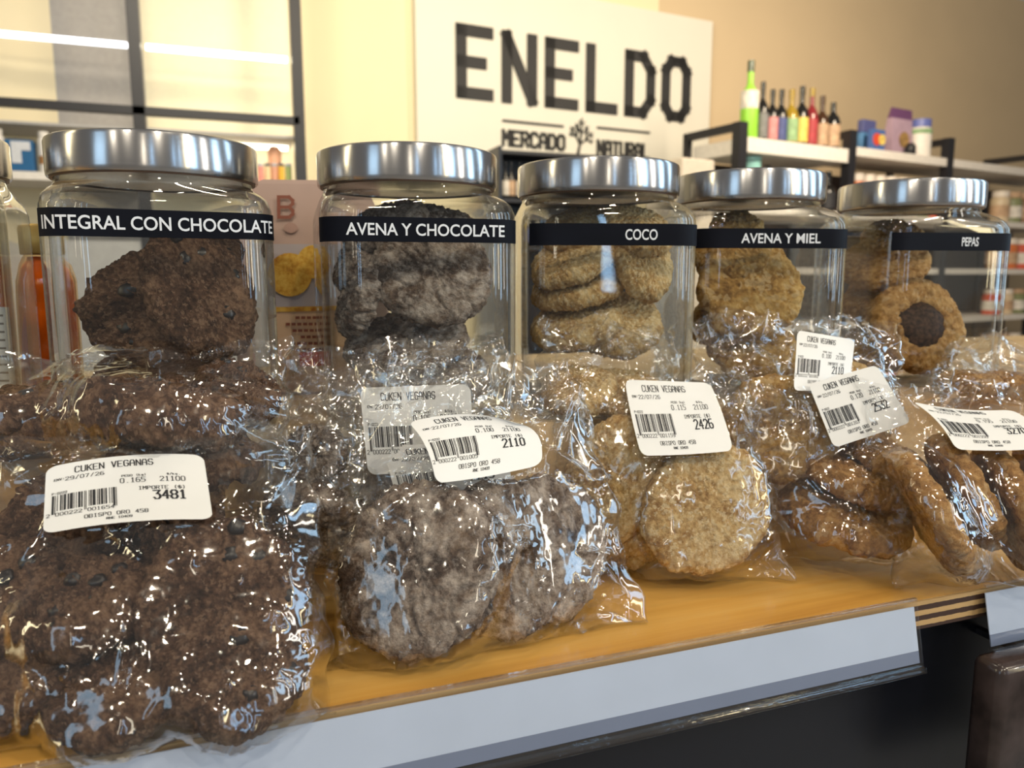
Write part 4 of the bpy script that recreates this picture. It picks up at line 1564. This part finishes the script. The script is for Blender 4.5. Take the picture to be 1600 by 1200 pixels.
def on_b(px, py, front):
    """Sight line through a pixel met with the plane `front` metres before the back wall: (along the wall, height)."""
    v = (px - 800) / F * RT - (py - 600) / F * UP + FW
    kk = ((B0 - CAM) @ N2 - front) / (v @ N2)
    w = CAM + kk * v
    return (w - B0) @ E2, w[2], w


# sign
s0, s1 = on_b(652, 200, .055)[0], on_b(1108, 200, .055)[0]
zb = on_b(880, 275, .055)[1]
so_ = B0 + E2 * s0 - N2 * .055
sg = root('store_sign', (so_[0], so_[1], zb), 'pale wall sign with black letters and a twig between two words', 'sign', rz=D(6.5))
SW = s1 - s0
MB().box(0, SW, 0.0, .05, 0, 1.12).obj('sign_board', M['sign'], sg)


def sp_(px, py):
    p = on_b(px, py, .067)
    return np.array([p[0] - s0, p[1] - zb])


def sign_strokes(name, quads):
    mb = MB()
    for q in quads:
        a = [(p[0], -.012, p[1]) for p in q] + [(p[0], 0.0, p[1]) for p in q]
        mb.add(a, [(0, 1, 2, 3), (0, 4, 5, 1), (1, 5, 6, 2), (2, 6, 7, 3), (3, 7, 4, 0)])
    return mb.obj(name, M['sign_ink'], sg)


x0, x1 = sp_(722, 160)[0], sp_(1072, 180)[0]
zl = (sp_(735, 162)[1] + sp_(1050, 182)[1]) / 2
lw = (x1 - x0) / (6 + 5 * .72)
sign_strokes('shop_name_lettering', strokes('ENELDO', x0, zl + .034, .36, lw, .068, .72))
for nm, wrd, xa, xb, y_ in (('word_lettering', 'MERCADO', 787, 882, 226), ('word_lettering', 'NATURAL', 935, 1013, 240)):
    a, b_ = sp_(xa, y_), sp_(xb, y_ + 7)
    lw = (b_[0] - a[0]) / (7 + 6 * .5)
    sign_strokes(nm, strokes(wrd, a[0], (a[1] + b_[1]) / 2, .085, lw, .017, .5))
for (xa, ya, xb, yb) in ((786, 188, 881, 197), (934, 199, 1016, 207)):
    a, b_ = sp_(xa, ya), sp_(xb, yb)
    z = (a[1] + b_[1]) / 2
    sign_strokes('rule_line', [[(a[0], z - .006), (b_[0], z - .006), (b_[0], z + .006), (a[0], z + .006)]])
tw = []


def twig(x, z, a, ln, w, depth):
    x2, z2 = x + ln * math.cos(a), z + ln * math.sin(a)
    nn = (-math.sin(a) * w / 2, math.cos(a) * w / 2)
    tw.append([(x - nn[0], z - nn[1]), (x2 - nn[0] * .6, z2 - nn[1] * .6), (x2 + nn[0] * .6, z2 + nn[1] * .6), (x + nn[0], z + nn[1])])
    if depth:
        for da, k in ((.75, .62), (-.75, .62), (.08, .8)):
            twig(x2, z2, a + da, ln * k, w * .7, depth - 1)


c0 = sp_(903, 240)
twig(c0[0], c0[1] - .02, 1.35, .085, .018, 3)
sign_strokes('twig_emblem', tw)

# left shelving unit with lit bays
YL = 4.05
pA, pB = on_y(217, 180, YL), on_y(468, 190, YL)
lu = root('shelving_unit', (pA[0], YL, -.95), 'black framed shelving unit with bright lit bays behind the integral jar', 'shelving')
ox, oz = pA[0], -.95
pw = .026
for x in (pA[0] - 1.35, pA[0], pB[0]):
    MB().box(x - ox - pw, x - ox + pw, 0, .05, 0, 2.75).obj('post', M['black'], lu)
Z = lambda px, py, y=YL: on_y(px, py, y)[2] - oz
zbeam = Z(217, 172)
MB().box(-1.35, pB[0] - ox, 0, .05, zbeam - .018, zbeam + .018).obj('beam', M['black'], lu)
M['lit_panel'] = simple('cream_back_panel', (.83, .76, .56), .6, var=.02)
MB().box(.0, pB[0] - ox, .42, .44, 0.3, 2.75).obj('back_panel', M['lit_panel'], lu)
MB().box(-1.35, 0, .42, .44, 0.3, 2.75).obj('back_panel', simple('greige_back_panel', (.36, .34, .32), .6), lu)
z2 = Z(340, 203)
MB().box(.02, pB[0] - ox - .02, .05, .40, z2 - .012, z2).obj('thin_shelf', M['grey'], lu)
z2l = Z(100, 190)
MB().box(-1.33, -.02, .05, .40, z2l - .012, z2l).obj('thin_shelf', M['grey'], lu)
zs = Z(430, 287)
MB().box(.02, pB[0] - ox - .02, .0, .42, zs - .035, zs).obj('shelf_board', M['white_shelf'], lu)
zs1 = Z(50, 268)
MB().box(-1.33, -.02, .0, .42, zs1 - .035, zs1).obj('shelf_board', M['white_shelf'], lu)
MB().box(-1.33, pB[0] - ox, .01, .42, .0, zs1 - .30).obj('lower_cabinet', M['grey'], lu)
LEDM = emit('shelf_strip_light', (1.0, .90, .66), 9.0)
MB().box(.04, pB[0] - ox - .04, .30, .33, z2 - .030, z2 - .0125).obj('strip_light', LEDM, lu)
MB().box(.04, pB[0] - ox - .04, .10, .13, zbeam + .30, zbeam + .32).obj('strip_light', LEDM, lu)
MB().box(-1.3, -.04, .10, .13, zbeam + .30, zbeam + .32).obj('strip_light', emit('dim_strip_light', (.9, .92, 1.0), 3.0), lu)


def standing(name, px0, px1, pytop, y, zbase, mat, label, cat, group=None, depth=.08, bev=.006, prof=None):
    a, b_ = on_y(px0, pytop, y), on_y(px1, pytop, y)
    w, h = b_[0] - a[0], on_y((px0 + px1) / 2, pytop, y)[2] - zbase
    r = root(name, ((a[0] + b_[0]) / 2, y + depth / 2, zbase + .003), label, cat, group)
    return r, w, h


# blue box and neighbours in the left bay
zl_ = oz + zs1
r, w, h = standing('blue_box', 6, 50, 219, YL + .02, zl_, None, 'blue carton with white lettering block on the shelf left of the integral lid', 'box')
M['blue'] = simple('blue_carton', (.004, .10, .26), .5)
M['pale'] = simple('pale_print', (.62, .64, .68), .5)
MB().box(-w / 2, w / 2, -.04, .04, 0, h, .004).obj('carton', M['blue'], r)
mb = MB().box(-w * .28, w * .42, -.043, -.041, h * .66, h * .94).box(-w * .28, w * .08, -.043, -.041, h * .25, h * .66)
mb.obj('pale_print', M['pale'], r)
r, w, h = standing('white_jar', 54, 74, 205, YL + .02, zl_, None, 'white pot between the blue carton and the integral lid', 'jar')
smooth_by_angle(MB().lathe([(w * .45, 0), (w / 2, .01), (w / 2, h * .80), (w * .40, h * .84), (w * .42, h * .85), (w * .42, h), (.001, h)], 24).obj('pot', M['white_shelf'], r, True))
MB().lathe([(w * .51, h * .2), (w * .51, h * .4)], 24, caps=False).obj('brown_band', simple('brown_band', (.35, .17, .06), .5), r, True)
r, w, h = standing('white_jar', -30, 2, 200, YL + .02, zl_, None, 'white pot left of the blue carton, cut by the frame', 'jar')
smooth_by_angle(MB().lathe([(w * .45, 0), (w / 2, .01), (w / 2, h * .80), (w * .40, h * .84), (w * .42, h), (.001, h)], 24).obj('pot', M['white_shelf'], r, True))
# small jars and packs in the lit bay
zl_ = oz + zs
hues = [('pink', (.75, .30, .25)), ('cream', (.80, .62, .36)), ('pale red', (.70, .36, .24)), ('yellow', (.85, .50, .06)), ('green', (.34, .42, .16))]
for k, (nm, cc) in enumerate(hues):
    r, w, h = standing('spice_jar', 402 + 11.0 * k, 412.5 + 11.0 * k, 255, YL + .03, zl_, None, nm + ' filled little jar on the lit shelf right of the integral lid', 'jar', 'little jars on the lit shelf')
    smooth_by_angle(MB().lathe([(w * .42, 0), (w * .48, .006), (w * .48, h * .86), (.001, h * .88)], 20).obj('filling', simple(nm.replace(' ', '_') + '_jar', cc, .4), r, True))
    smooth_by_angle(MB().lathe([(w * .46, h * .88), (w * .46, h), (.001, h)], 20).obj('cap', simple('cap_' + nm.replace(' ', '_'), (.10, .11, .13) if k % 2 else (.45, .50, .56), .4), r, True))
r, w, h = standing('orange_pot', 418, 440, 228, YL + .14, zl_, None, 'orange lidded pot behind the little jars on the lit shelf', 'jar')
smooth_by_angle(MB().lathe([(w * .45, 0), (w * .5, .01), (w * .5, h * .9), (w * .3, h), (.001, h)], 24).obj('pot', simple('orange_pot', (.80, .42, .26), .5), r, True))

# low dark unit with bottles under the sign
YU = 4.35
pU = on_y(757, 238, YU)
pV = on_y(965, 256, YU)
du_ = root('bottle_rack', (pU[0], YU, -.95), 'dark rack of bottles under the store sign, seen between two jar lids', 'rack')
hh = pU[2] + .95
MB().box(0, pV[0] - pU[0], 0, .02, 0, hh).box(0, .02, -.25, 0, 0, hh).box(pV[0] - pU[0] - .02, pV[0] - pU[0], -.25, 0, 0, hh).obj('rack_body', M['navy'], du_)
for k in range(3):
    z = hh - .02 - .26 * k
    MB().box(.02, pV[0] - pU[0] - .02, -.25, 0, z - .02, z).obj('rack_shelf', M['black'], du_)


def bottle(loc, r_, h, glass, lab, cap, label, group, labz=(.12, .5), neck=.32):
    o = root('bottle', loc, label, 'bottle', group)
    rn = r_ * .34
    prof = [(r_ * .9, 0), (r_, r_ * .2), (r_, h * (.92 - neck - .10)), (r_ * .8, h * (.92 - neck)), (rn * 1.1, h * (1 - neck)), (rn, h * (1 - neck + .05)), (rn, h * .9)]
    smooth_by_angle(MB().lathe(prof, 20).obj('bottle_glass', glass, o, True), 50)
    if lab:
        MB().lathe([(r_ * 1.02, h * labz[0]), (r_ * 1.02, h * labz[1])], 20, caps=False).obj('paper_label', lab, o, True)
    smooth_by_angle(MB().lathe([(rn * 1.12, h * .86), (rn * 1.12, h), (.001, h)], 16).obj('cap', cap, o, True), 40)
    return o


BM = {n: simple('bottle_' + n, c, .15, var=.1) for n, c in dict(dark=(.010, .010, .010), brown=(.05, .022, .010), olive=(.30, .20, .02), green=(.02, .05, .02), red=(.20, .02, .025)).items()}
LM = {n: simple('label_' + n, c, .6, var=.25, scale=25) for n, c in dict(grey=(.18, .18, .18), pink=(.60, .24, .24), white=(.70, .66, .60), yellow=(.70, .52, .12), red=(.36, .04, .05), tan=(.48, .32, .20), green=(.25, .40, .20), blue=(.06, .08, .22), black=(.02, .02, .025)).items()}
rows = [('white', 'white', 790), ('white', 'tan', 799), ('blue', 'white', 812), ('blue', 'black', 826), ('yellow', 'white', 840), ('white', 'grey', 854)]
for k, (cl, cl2, px) in enumerate(rows):
    for lev in (0, 1):
        p = on_y(px, 260, YU - .14)
        zc = -.95 + hh - .02 - .26 * (lev + 1) + .002
        bottle((p[0], YU - .14, zc), .0205, .215, BM['dark'], LM[cl if lev else cl2], BM['dark'],
               ('%s labelled dark bottle, %s on the %s tier below the store sign' % (cl if lev else cl2, ('first', 'second', 'third', 'fourth', 'fifth', 'sixth')[k], ('upper', 'lower')[lev])), 'bottles in the rack under the sign')

# right shelving, turned a little more than the near shelf
E1 = np.array([math.cos(D(10)), math.sin(D(10)), 0])
R0 = P(1163, 222, 4.5)
NR = np.array([-E1[1], E1[0], 0])


def on_r(px, py, back=0.0):
    v = (px - 800) / F * RT - (py - 600) / F * UP + FW
    k = ((R0 - CAM) @ NR + back) / (v @ NR)
    w = CAM + k * v
    return (w - R0) @ E1, w[2]


ru = root('wall_shelving', (R0[0], R0[1], -.95), 'black post shelving with white edged boards carrying bottles, on the right behind the jars', 'shelving', rz=D(10))
xe = on_r(1620, 250)[0]
zt = R0[2] + .95
zt1 = on_r(1163, 214)[1] + .95
zt2 = on_r(1345, 234)[1] + .95
xm = on_r(1327, 240)[0]
xm2 = on_r(1480, 250)[0]
MB().box(0, xm - .02, -.02, .42, zt1 - .085, zt1).obj('top_board', M['white_shelf'], ru)
zt2 = (on_r(1345, 232)[1] + on_r(1590, 262)[1]) / 2 + .95
MB().box(xm + .03, xe + .6, -.02, .42, zt2 - .055, zt2).obj('top_board', M['white_shelf'], ru)
for x, zz in ((-.035, on_r(1150, 190)[1] + .95), (xm, on_r(1327, 204)[1] + .95), (xm2, on_r(1480, 216)[1] + .95), (xe + .1, on_r(1480, 216)[1] + .95)):
    MB().box(x - .035, x + .030, -.03, .03, 0, zz).obj('post', M['black'], ru)
    MB().box(x - .022, x + .018, .03, .46, zz - .045, zz).obj('top_arm', M['black'], ru)
    MB().box(x - .022, x + .018, .42, .46, 0, zz).obj('rear_post', M['black'], ru)
MB().box(-.03, xe + .6, .44, .47, 0, zt1 - .09).obj('back_panel', simple('dark_back', (.05, .035, .03), .6), ru)
for k in range(1, 6):
    z = zt2 - .055 - .36 * k
    MB().box(-.03, xe + .6, -.02, .44, z - .04, z).obj('shelf_board', M['white_shelf'] if k else M['black'], ru)
zf = on_r(1165, 185)[1] + .95


def on_shelf(px0, px1, pytop, ztop, back=.10):
    xa, za = on_r(px0, pytop, back)
    xb, zb_ = on_r(px1, pytop, back)
    c = R0 + E1 * (xa + xb) / 2 + NR * back
    return (c[0], c[1], ztop - .95), xb - xa, (za + zb_) / 2 - (ztop - .95)


bl = [(1164, 1184, 95, 'green', 'white', 'green', 'green base bottle with white shoulder, first on the white board'), (1186, 1200, 128, 'dark', 'grey', 'dark', 'dark bottle with grey label, second on the white board'),
      (1201, 1215, 140, 'dark', 'pink', 'dark', 'dark bottle with pink label, third on the white board'), (1215, 1229, 140, 'dark', 'blue', 'dark', 'dark bottle with small pink and blue label, fourth on the white board'),
      (1230, 1246, 140, 'olive', 'green', 'olive', 'golden oil bottle with pale green label, fifth on the white board'), (1247, 1262, 135, 'dark', 'yellow', 'dark', 'dark bottle with yellow label, sixth on the white board'),
      (1263, 1277, 138, 'red', 'red', 'olive', 'bottle with wine red label, seventh on the white board'), (1279, 1293, 150, 'brown', 'tan', 'brown', 'brown bottle with tan label, eighth on the white board'),
      (1295, 1311, 152, 'dark', 'tan', 'red', 'dark bottle with red cap and pale band, last on the white board')]
M['lime'] = simple('lime_base', (.28, .62, .05), .4)
for (a, b_, yt, g_, l_, c_, lab) in bl:
    loc, w, h = on_shelf(a, b_, yt, zt1)
    o = bottle(loc, w * .5, h, BM[g_] if g_ != 'green' else M['lime'], LM[l_], BM[c_], lab, 'bottles on the white top board',
               labz=(.08, .48) if l_ != 'white' else (.40, .62), neck=.30)
    if 'pale band' in lab:
        o.children[1].scale = (1, 1, .5)

# packs on the second top board
loc, w, h = on_shelf(1343, 1366, 188, zt2, .16)
r = root('blue_pouch', loc, 'blue pouch with a darker top on the white board beside the lilac pouch', 'pouch', rz=D(10))
MB().box(-w / 2, w / 2, -.03, .03, 0, h * .62, .008).obj('pouch_body', simple('blue_pouch_low', (.07, .19, .38), .5, var=.3, scale=12), r)
MB().box(-w * .42, w * .46, -.025, .025, h * .62, h, .008).obj('pouch_top', simple('blue_pouch_high', (.08, .09, .24), .5), r)
loc, w, h = on_shelf(1360, 1380, 203, zt2, .06)
r = root('snack_carton', loc, 'small blue carton with red and yellow spots in front of the blue pouch', 'box', rz=D(10))
MB().box(-w / 2, w / 2, -.02, .02, 0, h, .004).obj('carton', simple('blue_carton_small', (.06, .13, .36), .5), r)
MB().lathe([(w * .30, 0), (w * .30, .004)], 20).obj('red_spot', M['red'], r).matrix_local = Matrix.Translation((-w * .18, -.0205, h * .55)) @ Matrix.Rotation(math.pi / 2, 4, 'X')
MB().lathe([(w * .26, 0), (w * .26, .006)], 20).obj('yellow_spot', LM['yellow'], r).matrix_local = Matrix.Translation((w * .2, -.0205, h * .55)) @ Matrix.Rotation(math.pi / 2, 4, 'X')
loc, w, h = on_shelf(1390, 1424, 170, zt2, .12)
r = root('purple_pouch', loc, 'tall lilac stand-up pouch with a purple top, between blue pouch and white tub', 'pouch', rz=D(10))
lil = simple('lilac_pouch', (.40, .28, .36), .5, var=.12, scale=14)
mb = MB()
for z0_, z1_, t0_, t1_ in ((0, h * .78, .05, .02),):
    vs = [(-w * .5, -t0_, z0_), (w * .40, -t0_, z0_), (w * .40, t0_, z0_), (-w * .5, t0_, z0_), (-w * .46, -t1_, z1_), (w * .46, -t1_, z1_), (w * .46, t1_, z1_), (-w * .46, t1_, z1_)]
    mb.add(vs, [(0, 1, 5, 4), (1, 2, 6, 5), (2, 3, 7, 6), (3, 0, 4, 7), (0, 3, 2, 1), (4, 5, 6, 7)])
mb.obj('pouch_body', lil, r)
MB().add([(-w * .46, -.02, h * .78), (w * .46, -.02, h * .78), (w * .46, .02, h * .78), (-w * .46, .02, h * .78), (-w * .42, -.004, h), (w * .52, -.004, h), (w * .52, .004, h), (-w * .42, .004, h)],
         [(0, 1, 5, 4), (1, 2, 6, 5), (2, 3, 7, 6), (3, 0, 4, 7), (4, 5, 6, 7)]).obj('pouch_top', simple('purple_top', (.13, .05, .14), .5), r)
MB().lathe([(w * .22, 0), (w * .22, .004)], 20).obj('food_picture', simple('brown_food', (.30, .18, .06), .6, var=.4, scale=30), r).matrix_local = Matrix.Translation((0, -.042, h * .34)) @ Matrix.Rotation(math.pi / 2, 4, 'X')
loc, w, h = on_shelf(1428, 1449, 188, zt2)
r = root('white_tub', loc, 'white tub with blue lid right of the lilac pouch', 'tub', rz=D(10))
smooth_by_angle(MB().lathe([(w * .45, 0), (w * .5, .01), (w * .5, h * .74), (w * .42, h * .80), (.001, h * .8)], 24).obj('tub_body', M['white_shelf'], r, True))
MB().lathe([(w * .51, h * .62), (w * .51, h * .74)], 24, caps=False).obj('green_band', LM['green'], r, True)
smooth_by_angle(MB().lathe([(w * .46, h * .80), (w * .46, h), (.001, h)], 24).obj('lid', simple('blue_lid', (.12, .15, .42), .4), r, True))
loc, w, h = on_shelf(1418, 1428, 224, zt2, .02)
r = MB().lathe([(w * .4, 0), (w * .5, .005), (w * .5, h * .7), (w * .3, h), (.001, h)], 16).obj('dark_jar', M['black'], None, True, loc)
tag(r, 'tiny dark jar between the lilac pouch and the white tub', 'jar')

# preserve jars on the boards below
M['wlid'] = simple('white_lid', (.75, .68, .60), .5)
kinds = [('orange', (.55, .16, .05)), ('red', (.60, .10, .05)), ('cream', (.62, .50, .34)), ('green', (.22, .24, .12)), ('brown', (.24, .12, .05))]


def preserve(px, wpx, level, kind, h, label, back=.08):
    nm, cc = kinds[kind]
    z = zt2 - .055 - .36 * level
    xa, _ = on_r(px - wpx / 2, 300, back)
    xb, _ = on_r(px + wpx / 2, 300, back)
    c = R0 + E1 * (xa + xb) / 2 + NR * back
    w = xb - xa
    o = root('preserve_jar', (c[0], c[1], z - .95), label, 'jar', 'preserve jars on the right shelving')
    smooth_by_angle(MB().lathe([(w * .44, 0), (w * .48, .008), (w * .48, h * .74), (w * .38, h * .82), (.001, h * .82)], 20).obj('contents', simple(nm + '_preserve', cc, .25), o, True))
    MB().lathe([(w * .49, h * .18), (w * .49, h * .55)], 20, caps=False).obj('paper_label', LM['white' if kind % 2 else 'tan'], o, True)
    smooth_by_angle(MB().lathe([(w * .42, h * .82), (w * .42, h), (.001, h)], 20).obj('lid', M['wlid'] if kind < 3 else LM['tan'], o, True))


ORD = ['first', 'second', 'third', 'fourth', 'fifth', 'sixth', 'seventh', 'eighth', 'ninth', 'tenth']
for k in range(9):
    preserve(1338 + 17 * k, 15, 1, [0, 1, 0, 2, 1, 2, 3, 1, 4][k], .265, '%s preserve jar from the post on the board above the pepas lid, %s filling' % (ORD[k], kinds[[0, 1, 0, 2, 1, 2, 3, 1, 4][k]][0]))
for lev in range(1, 5):
    for k in range(3):
        kk = (lev * 2 + k) % 5
        preserve(1564 + 19 * k, 16, lev, kk, .24 if lev < 3 else .20, '%s jar on the end bay beyond the pepas jar, %s filling, %s board down' % (ORD[k], kinds[kk][0], ORD[lev]))
for k in range(5):
    loc, w, h = on_shelf(1190 + 24 * k, 1208 + 24 * k, 262, zt1 - .40)
    bottle(loc, w * .5, .27, BM['dark'], LM['black'], BM['dark'], '%s dark bottle in the shadowy bay under the white board' % ORD[k], 'dark bottles in the bay under the white board')
loc, w, h = on_shelf(1160, 1184, 244, zt1 - .40)
r = root('mint_tub', loc, 'mint coloured tub under the white board, just above the fourth lid', 'tub')
smooth_by_angle(MB().lathe([(w * .46, 0), (w * .5, .01), (w * .5, .28), (.001, .285)], 24).obj('tub_body', simple('mint', (.30, .62, .58), .4), r, True))
smooth_by_angle(MB().lathe([(w * .52, .285), (w * .52, .305), (.001, .31)], 24).obj('lid', simple('mint_lid', (.36, .70, .66), .4), r, True))
# low wooden topped stand left of it
c = P(1092, 262, 4.25)
st_ = root('white_carton', (c[0], c[1], -.95), 'pale stacked carton column beside the black shelving, above the fourth lid', 'carton', rz=D(10))
MB().box(-.12, .12, 0, .3, 0, P(1085, 248, 4.25)[2] + .95, .01).obj('carton_body', simple('pale_carton', (.62, .55, .46), .6), st_)
